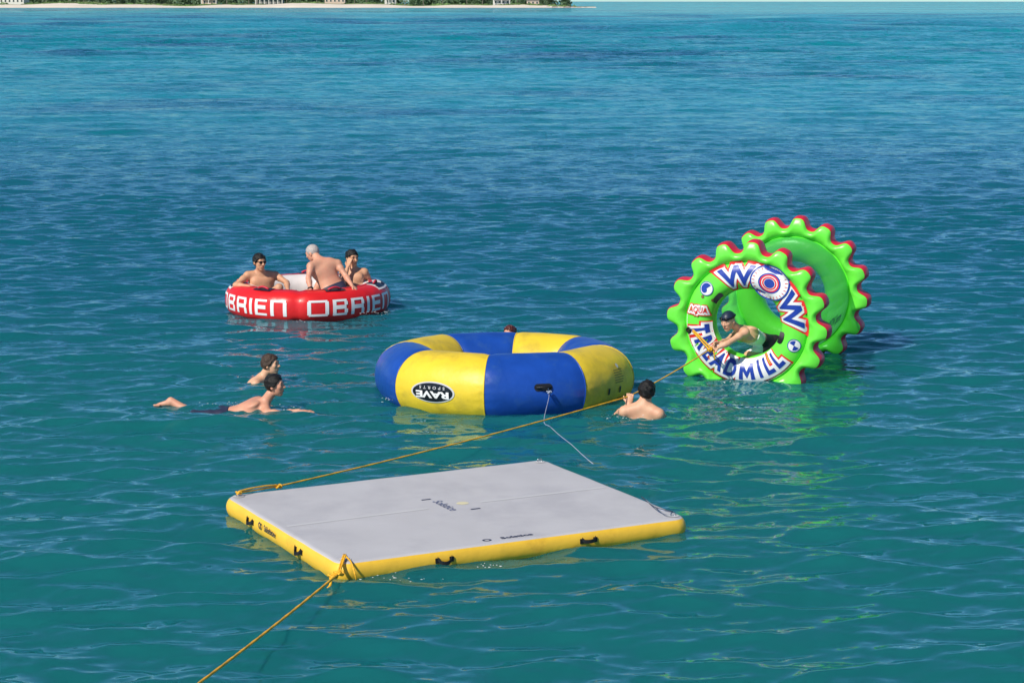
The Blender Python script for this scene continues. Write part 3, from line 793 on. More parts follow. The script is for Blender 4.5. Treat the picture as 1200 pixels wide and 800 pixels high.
# ================================================================== THE ROUND LOUNGE RING
RING_C = P(361, 352, 30.2)
def build_ring():
    RC, ra, rb, zc = 0.925, 0.262, 0.235, 0.14
    t = thing('lounge_ring', 'round red inflatable lounge ring with white lettering, three men aboard', 'inflatable ring', (RING_C.x, RING_C.y, 0), 0)
    seam0 = R(-90 - 2)
    def tube(th, phi, off=0.0):
        a = ((th - seam0) % R(90)) / R(90)
        edge = min(a, 1 - a) * R(90)
        pinch = 1 - 0.075 * math.exp(-(edge / 0.06) ** 2)
        rc = RC * (1 + 0.012 * math.cos(4 * (th - seam0)))
        c_, s_ = math.cos(phi), math.sin(phi)
        e = 0.8
        rad = rc + (ra * pinch + off) * math.copysign(abs(c_) ** e, c_)
        return Vector((rad * math.cos(th), rad * math.sin(th), zc + (rb * pinch + off) * math.copysign(abs(s_) ** e, s_)))
    N, nph = 160, 36
    def shell(p0, p1, name, m, off=0.0, k=18, t0=0, t1=360, cl=True):
        rows = []
        n = N if cl else int(N * (t1 - t0) / 360) + 2
        for i in range(n if cl else n + 1):
            th = R(t0) + R(t1 - t0) * i / n
            rows.append([tube(th, R(p0 + (p1 - p0) * j / k), off + .003 * mnoise.noise(Vector((th * 9, j * .5, 1)))) for j in range(k + 1)])
        return link_mesh(name, fix_normals(grid_mesh(rows, close_u=cl)), m, t)
    shell(-120, 92, 'outer_tube', 'red', 0, 24)
    shell(92, 240, 'inner_wall', 'ring_white', 0, 20)
    shell(88, 98, 'piping', 'web_red', .004, 4)
    link_mesh('floor', print_mesh(*disc2d(.80, .80, 64), lambda x, y: Vector((x, y, -.03 + .02 * math.cos(x * 9) * math.cos(y * 9))), .1), 'ring_white', t)
    # decals on top at both sides: white field, navy stripe
    for a0 in (seam0 - R(0) + R(90), seam0 - R(90)):
        for off, m, pa, pb, w in ((.004, 'ring_white', 42, 90, .33), (.008, 'navy', 52, 66, .29)):
            rows = [[tube(a0 + w * (2 * i / 24 - 1), R(pa + (pb - pa) * j / 6), off) for j in range(7)] for i in range(25)]
            link_mesh('decal' if m == 'ring_white' else 'decal_stripe', fix_normals(grid_mesh(rows)), m, t)
    # lettering: blocky strokes laid on the outer wall, once per quarter
    H, S = .25, .043
    def rects(ch):
        w = .19
        if ch == 'O': return .25, [(.015, 0, .235, S), (.015, H - S, .235, H), (0, S * .6, S, H - S * .6), (.25 - S, S * .6, .25, H - S * .6)]
        if ch == 'B': return w, [(0, 0, S, H), (S, 0, w - .01, S), (S, (H - S) / 2, w - .02, (H + S) / 2), (S, H - S, w - .01, H), (w - S, S, w, (H - S) / 2), (w - S, (H + S) / 2, w, H - S)]
        if ch == 'R': return w, [(0, 0, S, H), (S, (H - S) / 2 - .01, w - .01, (H + S) / 2 - .01), (S, H - S, w - .01, H), (w - S, (H + S) / 2 - .01, w, H - S), (w - S, 0, w, (H - S) / 2 - .01)]
        if ch == 'I': return S, [(0, 0, S, H)]
        if ch == 'E': return .17, [(0, 0, S, H), (S, 0, .17, S), (S, (H - S) / 2, .155, (H + S) / 2), (S, H - S, .17, H)]
        if ch == 'N': return .20, [(0, 0, S, H), (S, H - S, .19, H), (.20 - S, 0, .20, H - S)]
    for q in range(4):
        parts = []; x = 0
        for ch in 'OBRIEN':
            w, rs = rects(ch)
            parts += [([(x + a, b), (x + c_, b), (x + c_, d), (x + a, d)], [(0, 1, 2, 3)]) for a, b, c_, d in rs]
            x += w + .048
        tot = x - .048
        v, f = merge2d(parts)
        v = [(a - tot / 2, b - H / 2) for a, b in v]
        span = R(76)
        def fn(x_, y_, q=q):
            th = seam0 + R(90) * q + R(45) + x_ / tot * span
            return tube(th, (y_ + .014) / .31, .005)
        link_mesh('lettering', print_mesh(v, f, fn, .04), 'print_white', t)
    # grab handles on top: arched straps
    for k, th in enumerate([R(a) for a in (-62, -8, 95, 186, 236)]):
        pts = []
        for i in range(9):
            s = i / 8 - .5
            p = tube(th + s * .2, R(80), .012 + .030 * math.cos(math.pi * s))
            pts.append(p)
        h_ = link_mesh('handle', tube_mesh(pts, .016, 6), 'web_red', t)
        link_mesh('handle_base', fix_normals(grid_mesh([[tube(th + (i / 8 - .5) * .3, R(66 + 30 * j / 4), .010) for j in range(5)] for i in range(9)])), 'navy', h_)
    return t
build_ring()


# ================================================================== THE TREADMILL WHEEL
WHEEL_AZ = R(21.0)
WHEEL_C = P(878, 377, 24.45)
WHEEL_LEN = 2.3
def wheel_to_world(p): return Matrix.Rotation(-WHEEL_AZ, 3, 'Z') @ Vector(p) + WHEEL_C
def build_wheel():
    base = Vector((WHEEL_C.x, WHEEL_C.y, 0))
    t = thing('treadmill_wheel', 'bright green inflatable treadmill wheel with red toothed edges and blue lettering', 'inflatable wheel', base, -WHEEL_AZ)
    t.rotation_euler = (R(1.5), 0, -WHEEL_AZ)
    cz = WHEEL_C.z
    R_HOLE, R_MID, R_SEAM = .40, .565, .735
    def outer(th):
        s = math.cos(16 * (th - R(86)))
        k = round((th - R(86)) / R(22.5)) % 16
        return .902 + .006 * math.sin(k * 2.4) * max(0, s) + .066 * math.tanh(1.6 * (s + .08)) / math.tanh(1.6)
    def face(r, th):
        """half thickness of the disc at radius r"""
        if r <= R_SEAM:
            q = (r - R_MID) / (R_SEAM - R_MID) if r > R_MID else (R_MID - r) / (R_MID - R_HOLE)
            return .095 + .095 * math.sqrt(max(0, 1 - min(1, q) ** 2)) if r > R_MID else .19 * math.sqrt(max(0, 1 - min(1, q) ** 2.2))
        Ro = outer(th)
        q = (r - R_SEAM) / (Ro - R_SEAM)
        return .095 + .085 * math.sin(math.pi * min(1, q * .93 + .0)) ** .6 * (1 - .25 * q) + .012 * q + .008 * q * mnoise.noise(Vector((r * 9 * math.cos(th), r * 9 * math.sin(th), 2)))
    NT = 16 * 20
    prof_in = [(R_HOLE + (R_MID - R_HOLE) * (1 - math.cos(R(90) * i / 8))) for i in range(9)]
    prof_mid = [R_MID + (R_SEAM - R_MID) * math.sin(R(90) * i / 8) for i in range(1, 9)]
    qs = [.04, .1, .18, .28, .4, .52, .64, .75, .85, .93, .98, 1.0]
    def disc_mesh():
        rows = []
        for i in range(NT):
            th = 2 * math.pi * i / NT
            Ro = outer(th)
            rr = prof_in + prof_mid + [R_SEAM + (Ro - R_SEAM) * q for q in qs]
            loop = [(r * math.cos(th), -face(r, th), r * math.sin(th)) for r in rr]
            back = [(x, -y, z) for x, y, z in loop]
            # the outer edge itself is the red tread: leave it open
            rows.append(list(reversed(loop)) + back[1:])
        return fix_normals(grid_mesh(rows, close_u=True))
    def tread_mesh():
        rows = []
        for i in range(NT):
            th = 2 * math.pi * i / NT
            Ro = outer(th); f = face(Ro, th)
            row = []
            for j in range(9):
                s = j / 8 * 2 - 1
                r = Ro + .026 * math.sqrt(max(0, 1 - s * s)) - .004 + .003 * mnoise.noise(Vector((th * 40, s * 3, 0)))
                row.append((r * math.cos(th), s * (f - .004), r * math.sin(th)))
            rows.append(row)
        return fix_normals(grid_mesh(rows, close_u=True))
    dm, tm = disc_mesh(), tread_mesh()
    dm.materials.append(M['green']); tm.materials.append(M['tread_red'])
    for me_ in (dm, tm): me_.polygons.foreach_set('use_smooth', [True] * len(me_.polygons))
    for yy in (0, WHEEL_LEN):
        o = link_mesh('toothed_ring', dm, None, t); o.location = (0, yy, cz)
        o2 = link_mesh('tread_edge', tm, None, o)
    # tunnel: thin green vinyl between the rings, pulled into folds
    rows = []
    for i in range(193):
        th = 2 * math.pi * i / 192
        row = []
        for j in range(13):
            s = j / 12
            fold = (.034 * math.sin(16 * th + 2.6 * s) * (.6 + .8 * mnoise.noise(Vector((th * 2.5, s, 4)))) + .020 * mnoise.noise(Vector((math.cos(th) * 5, math.sin(th) * 5, s * 1.5)))) * math.sin(math.pi * s) ** .7
            r = .728 - .02 * math.sin(math.pi * s) + fold
            row.append((r * math.cos(th), .09 + (WHEEL_LEN - .18) * s, r * math.sin(th) + cz))
        rows.append(row)
    link_mesh('tunnel_wall', grid_mesh(rows), 'vinyl', t)
    for s in (.095, WHEEL_LEN - .095):
        pts = [Vector((.742 * math.cos(2 * math.pi * i / 64), s, cz + .742 * math.sin(2 * math.pi * i / 64))) for i in range(65)]
        link_mesh('weld_bead', tube_mesh(pts, .014, 6, False), 'green', t)
    # flat print on the front ring
    def on_front(th0, r0, off, flip=False, s=1.0):
        """x along the ring, y outward (or inward when flip: letters whose tops point at the centre)"""
        def fn(x, y):
            if flip: th = th0 + x / r0; r = r0 - y
            else: th = th0 - x / r0; r = r0 + y
            r = min(max(r, R_HOLE + .012), .9)
            # smooth ring profile, without the groove at the seam
            return Vector((r * math.cos(th), -max(face(r, th), .105) - off, cz + r * math.sin(th)))
        return fn
    def upright(cx, cz_, off, rot=0.0):
        c_, s_ = math.cos(rot), math.sin(rot)
        def fn(x, y):
            X, Z = cx + c_ * x - s_ * y, cz_ + s_ * x + c_ * y
            r, th = math.hypot(X, Z), math.atan2(Z, X)
            return Vector((X, -max(face(r, th), .105) - off, cz + Z))
        return fn
    def m_glyph(size, fat):
        Wm, Hm, st = .86 * size, .70 * size, .21 * size
        if fat > .02:
            a_, b_ = Wm / 2 + fat, Hm / 2 + fat
            return [(-a_, -b_), (a_, -b_), (a_, b_), (-a_, b_)], [(0, 1, 2, 3)]
        v = [(0, 0), (0, Hm), (st, Hm), (Wm / 2, Hm * .52), (Wm - st, Hm), (Wm, Hm), (Wm, 0), (Wm - st, 0), (Wm - st, Hm * .55), (Wm / 2, Hm * .10), (st, Hm * .55), (st, 0)]
        v = [(x - Wm / 2, y - Hm / 2) for x, y in v]
        return v, [(0, 1, 10), (0, 10, 11), (1, 2, 10), (2, 3, 9), (2, 9, 10), (3, 4, 9), (4, 8, 9), (4, 5, 8), (5, 6, 8), (6, 7, 8)]
    def letters(items, size, r0, flip, sx, sy):
        for name, m, fat, off in (('lettering_border', 'pred', .050, .004), ('lettering_outline', 'print_white', .034, .0085), ('lettering', 'pblue', .008, .013)):
            parts = []
            for ch, deg in items:
                g = text2d(ch, size, fat) if ch != 'M' else m_glyph(size, fat)
                s = 1 if flip else -1
                parts.append(xf2d(g, sx * (1.05 if ch == 'M' else 1), sy, 0, s * R(deg[0] - deg[1]) * r0, 0))
            for q, prt in enumerate(parts):      # neighbours overlap in the border layers: step each one a hair
                link_mesh(name, print_mesh(*prt, on_front(R(items[0][1][1]), r0, off + .0005 * (q % 3), flip), .035), m, t)
    n_t = 'TREADMILL'
    wts = [1.0, 1.0, .92, 1.05, 1.12, 1.45, .6, .85, .85]
    acc = 0; pos = []
    for w in wts: pos.append(acc + w / 2); acc += w
    angs = [181 + (321 - 181) * p_ / acc for p_ in pos]
    letters([(c_, (a, 250)) for c_, a in zip(n_t, angs)], .185, .562, True, 1.04, 1.5)
    letters([('W', (100, 60)), ('W', (19, 60))], .31, .572, False, 1.16, 1.08)
    # the round eye-like O between the two Ws
    oc = (.585 * math.cos(R(60)), .585 * math.sin(R(60)))
    for rr, m, off, inn in ((.215, 'pblue', .0185, 0), (.198, 'print_white', .021, 0), (.122, 'pblue', .0235, .86), (.106, 'pred', .0235, .84), (.078, 'pred', .0235, .80), (.056, 'pblue', .0235, 0)):
        link_mesh('eye_emblem', print_mesh(*disc2d(rr * 1.12, rr * .95, 36, inn), upright(oc[0], oc[1], off, R(-24)), .04), m, t)
    ticks = merge2d([([(math.cos(a - .025) * .165 * 1.12, math.sin(a - .025) * .165 * .95), (math.cos(a + .025) * .165 * 1.12, math.sin(a + .025) * .165 * .95), (math.cos(a + .02) * .193 * 1.12, math.sin(a + .02) * .193 * .95), (math.cos(a - .02) * .193 * 1.12, math.sin(a - .02) * .193 * .95)], [(0, 1, 2, 3)]) for a in [2 * math.pi * k / 26 for k in range(26)]])
    link_mesh('eye_emblem_ticks', print_mesh(*ticks, upright(oc[0], oc[1], .0235, R(-24)), .5), 'pred', t)['kind'] = 'stuff'
    # small word above the T: red letters with white edge
    for name, m, fat, off in (('small_word_border', 'pred', .030, .016), ('small_word_outline', 'print_white', .020, .019), ('small_word', 'pred', .0015, .022)):
        link_mesh(name, print_mesh(*xf2d(text2d('AQUA', .085, fat, 0, 1.0), .92, 1.15), upright(.585 * math.cos(R(165.5)), .585 * math.sin(R(165.5)), off, R(-4)), .03), m, t)
    # round emblems
    e1 = (.62 * math.cos(R(139)), .62 * math.sin(R(139)))
    link_mesh('swirl_emblem', print_mesh(*disc2d(.085, .085, 28), upright(*e1, .005), .04), 'print_white', t)
    link_mesh('swirl_emblem', print_mesh(*disc2d(.085, .085, 28, .90), upright(*e1, .009), .04), 'pblue', t)
    sw = merge2d([disc2d(.066, .066, 20, 0, 0, 0, R(35), R(215)), disc2d(.033, .033, 14, 0, -.026, -.018, R(215), R(395))])
    link_mesh('swirl_emblem', print_mesh(*sw, upright(*e1, .0085), .04), 'pblue', t)
    e2 = (.63 * math.cos(R(-20)), .63 * math.sin(R(-20)))
    link_mesh('quarter_emblem', print_mesh(*disc2d(.075, .075, 28), upright(*e2, .005), .04), 'print_white', t)
    link_mesh('quarter_emblem', print_mesh(*disc2d(.078, .078, 28, .90), upright(*e2, .009), .04), 'pblue', t)
    qd = merge2d([disc2d(.058, .058, 8, 0, 0, 0, R(70), R(150)), disc2d(.058, .058, 8, 0, 0, 0, R(250), R(330))])
    link_mesh('quarter_emblem', print_mesh(*qd, upright(*e2, .0085), .04), 'pblue', t)
    # black hand loops on the rim of the hole
    for deg in (139, -18):
        a = R(deg)
        pts = []
        for k in range(9):
            s = k / 8 - .5
            aa = a + s * .32
            r = .452; 
            pts.append(Vector((r * math.cos(aa), -face(r, aa) - .006 - .02 * math.cos(math.pi * s), cz + r * math.sin(aa))))
        rows = []
        for p in pts:
            d = Vector((p.x, 0, p.z - cz)).normalized()
            rows.append([p + d * a_ + Vector((0, b_, 0)) for a_, b_ in ((-.03, 0.004), (.03, -.012), (.03, -.004), (-.03, .012))])
        link_mesh('hand_loop', fix_normals(grid_mesh(rows, close_v=True, caps=True)), 'black', t, False)
    # tow eyelet, small valves, and two arcs of fine white print
    gth = R(189)
    gp = on_front(gth, .70, .012)
    link_mesh('eyelet', print_mesh(*disc2d(.042, .042, 20), gp, .04), 'black', t)
    link_mesh('eyelet_ring', tube_mesh([gp(.03 * math.cos(2 * math.pi * k / 16), .03 * math.sin(2 * math.pi * k / 16)) for k in range(17)], .009, 6, False), 'plate_black', t)
    for deg, r in ((149, .60), (146, .475)):
        link_mesh('valve', print_mesh(*disc2d(.02, .02, 14), upright(r * math.cos(R(deg)), r * math.sin(R(deg)), .006), .04), 'print_olive', t)
    for d0, d1 in ((168, 215), (288, 322)):
        prt = []
        a = d0
        while a < d1:
            w = random.uniform(.6, 1.6)
            prt.append(([(R(a) * .715, -.006), (R(a + w) * .715, -.006), (R(a + w) * .715, .006), (R(a) * .715, .006)], [(0, 1, 2, 3)])); a += w + .5
        v, f = merge2d(prt)
        link_mesh('fine_print', print_mesh([(-x, y) for x, y in v], f, on_front(0, .715, .004), .1), 'print_white', t)
    # dark lettering on the tunnel, near the water
    v, f = text2d('WOW Sports', .15, .004, .2)
    def tun(x, y):
        th = R(-14) + y / .69
        return Vector((.752 * math.cos(th), WHEEL_LEN * .60 + x * .8, cz + .752 * math.sin(th)))
    link_mesh('tunnel_lettering', print_mesh(v, f, tun, .06), 'print_navy', t)
    bpy.context.view_layer.update()
    return dict(eyelet=t.matrix_world @ gp(0, 0))
WHEEL = build_wheel()


# ================================================================== PEOPLE
# bodies are one continuous surface each: a blended distance field over the posed skeleton, meshed by surface nets
def surface_nets(Fv, org, h):
    S = Fv < 0
    nx, ny, nz = Fv.shape
    acc = np.zeros((nx - 1, ny - 1, nz - 1, 3)); cnt = np.zeros((nx - 1, ny - 1, nz - 1))
    quads = []
    edges = []
    for ax in range(3):
        sl0 = [slice(None)] * 3; sl1 = [slice(None)] * 3
        sl0[ax] = slice(0, -1); sl1[ax] = slice(1, None)
        a, b = Fv[tuple(sl0)], Fv[tuple(sl1)]
        cr = S[tuple(sl0)] != S[tuple(sl1)]
        ii = np.argwhere(cr)
        if len(ii) == 0: continue
        fa, fb = a[cr], b[cr]
        pos = ii.astype(float); pos[:, ax] += fa / (fa - fb)
        o1, o2 = [q for q in range(3) if q != ax]
        for d1 in (0, -1):
            for d2 in (0, -1):
                c = ii.copy(); c[:, o1] += d1; c[:, o2] += d2
                ok = (c >= 0).all(1) & (c[:, 0] < nx - 1) & (c[:, 1] < ny - 1) & (c[:, 2] < nz - 1)
                np.add.at(acc, tuple(c[ok].T), pos[ok]); np.add.at(cnt, tuple(c[ok].T), 1)
        edges.append((ax, o1, o2, ii, fa < 0))
    cells = np.argwhere(cnt > 0)
    vid = -np.ones(cnt.shape, dtype=np.int64); vid[tuple(cells.T)] = np.arange(len(cells))
    V = acc[tuple(cells.T)] / cnt[tuple(cells.T)][:, None] * h + np.array(org)
    for ax, o1, o2, ii, inside in edges:
        ok = (ii[:, o1] > 0) & (ii[:, o2] > 0) & (ii[:, o1] < cnt.shape[o1]) & (ii[:, o2] < cnt.shape[o2])
        ii, inside = ii[ok], inside[ok]
        q = []
        for d1, d2 in ((0, 0), (-1, 0), (-1, -1), (0, -1)):
            c = ii.copy(); c[:, o1] += d1; c[:, o2] += d2
            q.append(vid[tuple(c.T)])
        q = np.stack(q, 1)
        flip = inside if ax != 1 else ~inside
        q[~flip] = q[~flip][:, ::-1]
        quads.append(q)
    Q = np.concatenate(quads)
    Q = Q[(Q >= 0).all(1)]
    return V, Q
class Field:
    def __init__(self): self.p = []
    def cap(self, a, b, ra, rb=None, k=.03): self.p.append(('c', np.array(a, float), np.array(b, float), ra, ra if rb is None else rb, k, None)); return self
    def ell(self, c, r, axes, k=.03): self.p.append(('e', np.array(c, float), np.array(r, float), np.array(axes, float), None, k, None)); return self
    def bounds(self):
        lo = np.full(3, 1e9); hi = -lo
        for q in self.p:
            if q[0] == 'c':
                r = max(q[3], q[4])
                for e in (q[1], q[2]): lo = np.minimum(lo, e - r); hi = np.maximum(hi, e + r)
            else:
                r = max(q[2]); lo = np.minimum(lo, q[1] - r); hi = np.maximum(hi, q[1] + r)
        return lo, hi
    def sample(self, h, pad=.03):
        lo, hi = self.bounds(); lo = lo - pad; hi = hi + pad
        n = np.ceil((hi - lo) / h).astype(int) + 1
        ax = [lo[i] + h * np.arange(n[i]) for i in range(3)]
        Fv = np.full(n, .2)
        for q in self.p:
            k = q[5]; m = k + .03
            if q[0] == 'c':
                r = max(q[3], q[4]); l_, h_ = np.minimum(q[1], q[2]) - r - m, np.maximum(q[1], q[2]) + r + m
            else:
                r = max(q[2]); l_, h_ = q[1] - r - m, q[1] + r + m
            i0 = np.clip(np.floor((l_ - lo) / h).astype(int), 0, n); i1 = np.clip(np.ceil((h_ - lo) / h).astype(int) + 1, 0, n)
            sl = tuple(slice(a, b) for a, b in zip(i0, i1))
            X, Y, Z = np.meshgrid(ax[0][sl[0]], ax[1][sl[1]], ax[2][sl[2]], indexing='ij')
            G = np.stack([X, Y, Z], -1)
            if q[0] == 'c':
                d = q[2] - q[1]; L2 = max(d @ d, 1e-9)
                t = np.clip(((G - q[1]) @ d) / L2, 0, 1)
                D = np.linalg.norm(G - q[1] - t[..., None] * d, axis=-1) - (q[3] + (q[4] - q[3]) * t)
            else:
                u = (G - q[1]) @ q[3].T
                k0 = np.linalg.norm(u / q[2], axis=-1); k1 = np.linalg.norm(u / q[2] ** 2, axis=-1) + 1e-9
                D = k0 * (k0 - 1) / k1
            A = Fv[sl]
            hh = np.clip(.5 + .5 * (D - A) / k, 0, 1)
            Fv[sl] = D + (A - D) * hh - k * hh * (1 - hh)
        return Fv, lo, ax
def nrm(v): v = np.array(v, float); return v / np.linalg.norm(v)
def basis(fwd, up):
    f = nrm(fwd); r = nrm(np.cross(f, up)); u = np.cross(r, f)
    return r, f, u            # right, forward, up
def add_hand(fd, wrist, d, palm, thumb, curl=.35, s=1.0, k=.008):
    """d: direction of the fingers, palm: palm normal, thumb: +1/-1 the side the thumb leaves from"""
    d = nrm(d); pn = nrm(np.array(palm, float) - d * np.dot(palm, d)); lat = np.cross(d, pn) * thumb
    w = np.array(wrist, float)
    fd.ell(w + d * .048 * s, (.040 * s, .052 * s, .017 * s), (lat, d, pn), .012)
    for i, (o, L) in enumerate(((.031, .072), (.0105, .082), (-.0105, .077), (-.031, .060))):
        b = w + d * .088 * s + lat * o * s
        c1 = nrm(d * math.cos(curl) + pn * math.sin(curl) + lat * o * 2.2)
        c2 = nrm(d * math.cos(curl * 2.3) + pn * math.sin(curl * 2.3) + lat * o * 1.2)
        m = b + c1 * L * .52 * s; e = m + c2 * L * .48 * s
        fd.cap(b - d * .012, m, .0095 * s, .0088 * s, k); fd.cap(m, e, .0088 * s, .0075 * s, k)
    b = w + d * .022 * s + lat * .030 * s
    m = b + nrm(d * .7 + lat * .7 + pn * .25) * .042 * s
    e = m + nrm(d * .9 + lat * .25 + pn * .35) * .034 * s
    fd.cap(b, m, .0125 * s, .0105 * s, .01); fd.cap(m, e, .0105 * s, .0085 * s, k)
def add_foot(fd, ankle, d, up=(0, 0, 1)):
    a = np.array(ankle, float); d = nrm(d); r = nrm(np.cross(d, up)); u = np.cross(r, d)
    fd.cap(a - u * .02, a - d * .035 - u * .045, .036, .030, .02)
    fd.cap(a - u * .03 + d * .02, a + d * .13 - u * .058, .036, .022, .03)
    for i in range(5):
        o = (i - 2) * .017
        fd.cap(a + d * .12 - u * .060 + r * o, a + d * (.185 - .012 * abs(i - 1)) - u * .062 + r * o * 1.15, .012, .0095, .008)
def add_head(fd, c, fwd, up, s=1.0):
    r, f, u = basis(fwd, up); c = np.array(c, float); ax = (r, f, u)
    p = lambda x, y, z: c + (r * x + f * y + u * z) * s
    fd.ell(p(0, -.008, .028), (.076 * s, .096 * s, .090 * s), ax, .02)
    fd.ell(p(0, .028, -.035), (.060 * s, .066 * s, .082 * s), ax, .025)
    fd.ell(p(0, .058, -.100), (.026 * s, .024 * s, .020 * s), ax, .02)
    fd.cap(p(0, .088, .018), p(0, .112, -.022), .009 * s, .013 * s, .012)
    fd.cap(p(-.014, .098, -.026), p(.014, .098, -.026), .009 * s, .009 * s, .008)
    fd.cap(p(-.040, .078, .030), p(.040, .078, .030), .012 * s, .012 * s, .016)
    fd.cap(p(-.020, .086, -.060), p(.020, .086, -.060), .009 * s, .009 * s, .010)
    for sd in (-1, 1):
        fd.ell(p(sd * .078, -.010, -.006), (.011 * s, .020 * s, .032 * s), ax, .008)
        fd.ell(p(sd * .038, .068, -.012), (.024 * s, .020 * s, .024 * s), ax, .02)
    return p, ax
def limb(fd, a, b, c, r, k=.025):
    """two segments with muscle: r = radii at the ends and at the thickest points"""
    a, b, c = (np.array(q, float) for q in (a, b, c))
    m1 = a + (b - a) * .38; m2 = b + (c - b) * .30
    fd.cap(a, m1, r[0], r[1], k); fd.cap(m1, b, r[1], r[2], k)
    fd.cap(b, m2, r[2], r[3], k); fd.cap(m2, c, r[3], r[4], k)
ARM = (.052, .047, .036, .040, .026)
LEG = (.088, .082, .055, .057, .036)
def add_torso(fd, neck, shL, shR, pelvis, hipL, hipR, head, s=1.0, belly=0.0):
    neck, shL, shR, pelvis, hipL, hipR, head = (np.array(q, float) for q in (neck, shL, shR, pelvis, hipL, hipR, head))
    up = nrm(neck - pelvis); lat = nrm((shR - shL) - up * np.dot(shR - shL, up)); fw = np.cross(up, lat)
    L = np.linalg.norm(neck - pelvis)
    ax = (lat, fw, up)
    at = lambda t, x=0, y=0: pelvis + up * L * t + lat * x + fw * y
    W = np.linalg.norm(shR - shL) / 2
    fd.ell(at(.70), (W * .88 * s, .108 * s, L * .30), ax, .05)
    fd.ell(at(.42, 0, .004), (W * .72 * s, .098 * s + belly, L * .30), ax, .06)
    fd.ell(at(.10), (W * .80 * s, .105 * s, L * .26 + .03), ax, .06)
    for sd in (-1, 1):
        fd.ell(at(.76, sd * W * .45, .062), (.075 * s, .040 * s, .055 * s), ax, .035)
        fd.ell(at(.78, sd * W * .48, -.062), (.070 * s, .034 * s, .085 * s), ax, .035)
        fd.ell(at(-.02, sd * W * .42, -.055), (.078 * s, .070 * s, .080 * s), ax, .04)
    fd.cap(neck - up * .02, shL, .062 * s, .055 * s, .05); fd.cap(neck - up * .02, shR, .062 * s, .055 * s, .05)
    fd.cap(neck - up * .03, neck + (head - neck) * .55, .060 * s, .052 * s, .035)
    fd.cap(pelvis, hipL, .10 * s, .088 * s, .04); fd.cap(pelvis, hipR, .10 * s, .088 * s, .04)
    return at, ax
def make_person(label, fd, skin, hgrid=.0075, base=None, parts=(), hair=None, face=None, group=None):
    Fv, lo, ax = fd.sample(hgrid)
    V, Q = surface_nets(Fv, lo, hgrid)
    if base is None: base = np.array([V[:, 0].mean(), V[:, 1].mean(), V[:, 2].min()])
    base = np.array(base, float)
    t = thing('person', label, 'person', tuple(base), 0, group)
    me = from_arrays(V - base, Q)
    link_mesh('body', me, skin, t)
    X = None
    for name, m, region, off in parts:
        if X is None: X = np.stack(np.meshgrid(*ax, indexing='ij'), -1)
        G = np.maximum(Fv - off, region(X))
        v, q = surface_nets(G, lo, hgrid)
        if len(q): link_mesh(name, from_arrays(v - base, q), m, t)
    if hair:
        p, hax, kind, m = hair
        make_hair(t, base, p, hax, kind, m)
    if face:
        p, hax, kind = face
        rot = Matrix([[hax[j][i] for j in range(3)] for i in range(3)])
        loc = lambda x, y, z: Vector(p(x, y, z) - base)
        if kind != 'glasses' :
            for sd in (-1, 1):
                link_mesh('eye', ellipsoid_mesh((.013, .008, .006), loc(sd * .031, .083, .012), rot), 'eye', t)
                link_mesh('eyebrow', ellipsoid_mesh((.020, .006, .0045), loc(sd * .032, .090, .034), rot), 'hair_brown' if kind == 'brown' else 'hair_black', t)
        else:
            sg = link_mesh('sunglasses', tube_mesh([loc(-.080, .02, .018), loc(-.066, .075, .018), loc(-.01, .105, .018), loc(.01, .105, .018), loc(.066, .075, .018), loc(.080, .02, .018)], .005, 6), 'glasses', t)
            for sd in (-1, 1): link_mesh('lens', ellipsoid_mesh((.029, .010, .019), loc(sd * .034, .093, .010), rot), 'glasses', sg)
        link_mesh('mouth', ellipsoid_mesh((.023, .006, .006), loc(0, .094, -.062), rot), 'lip', t)
    return t
def make_hair(t, base, p, hax, kind, m):
    r, f, u = hax
    c = np.array(p(0, 0, 0)); h = .006
    g = np.arange(-.15, .15, h)
    X = np.stack(np.meshgrid(g, g, g + .02, indexing='ij'), -1)        # in head axes: right, forward, up
    off = {'short': .016, 'crop': .007, 'wet': .013, 'cap': .012}[kind]
    q = (X - np.array([0, -.008, .028])) / (np.array([.076, .096, .090]) + off)
    k0 = np.linalg.norm(q, axis=-1)
    D = (k0 - 1) * .09
    rs = np.random.default_rng(int(abs(c[0] * 977) + abs(c[1] * 131)))
    if kind in ('short', 'wet'):
        for _ in range(14):
            kv = rs.normal(0, 1, 3); kv /= np.linalg.norm(kv); w = rs.uniform(50, 150)
            D += .0012 * np.sin(w * (X @ kv) + rs.uniform(0, 6))
    # hairline: forehead, temples and nape are cut away
    x, y, z = X[..., 0], X[..., 1], X[..., 2]
    if kind == 'cap':
        cut = -(z - .034 + .10 * (y - .06))
    else:
        front = np.where(y > .0, .062 - .25 * np.maximum(0, .07 - y) * 2.6 + .2 * np.abs(x), .0)
        line = np.interp(y.ravel(), [-.12, -.06, -.025, .0, .03, .05, .075, .1], [-.078, -.072, -.050, -.012, .002, .040, .066, .075]).reshape(y.shape)
        cut = line - z + .05 * np.maximum(0, .03 - np.abs(x)) * (y > .03)
    if kind != 'cap': cut = cut + .005 * np.sin(x * 170 + c[0] * 9) + .004 * np.sin(x * 290 + y * 120 + c[1])
    G = np.maximum(D, cut)
    v, qd = surface_nets(G, (g[0], g[0], g[0] + .02), h)
    s_ = np.linalg.norm(np.array(p(0, 0, 1)) - c)
    W = c + (v[:, :1] * r + v[:, 1:2] * f + v[:, 2:] * u) * s_
    me = from_arrays(W - base, qd)
    det = np.linalg.det(np.array([r, f, u]))
    link_mesh('cap' if kind == 'cap' else 'hair', fix_normals(me), m, t)
def band(p0, ax_dir, lo, hi):
    """region between two planes across a body axis"""
    p0 = np.array(p0, float); a = nrm(ax_dir)
    return lambda X: np.maximum(lo - (X - p0) @ a, (X - p0) @ a - hi)
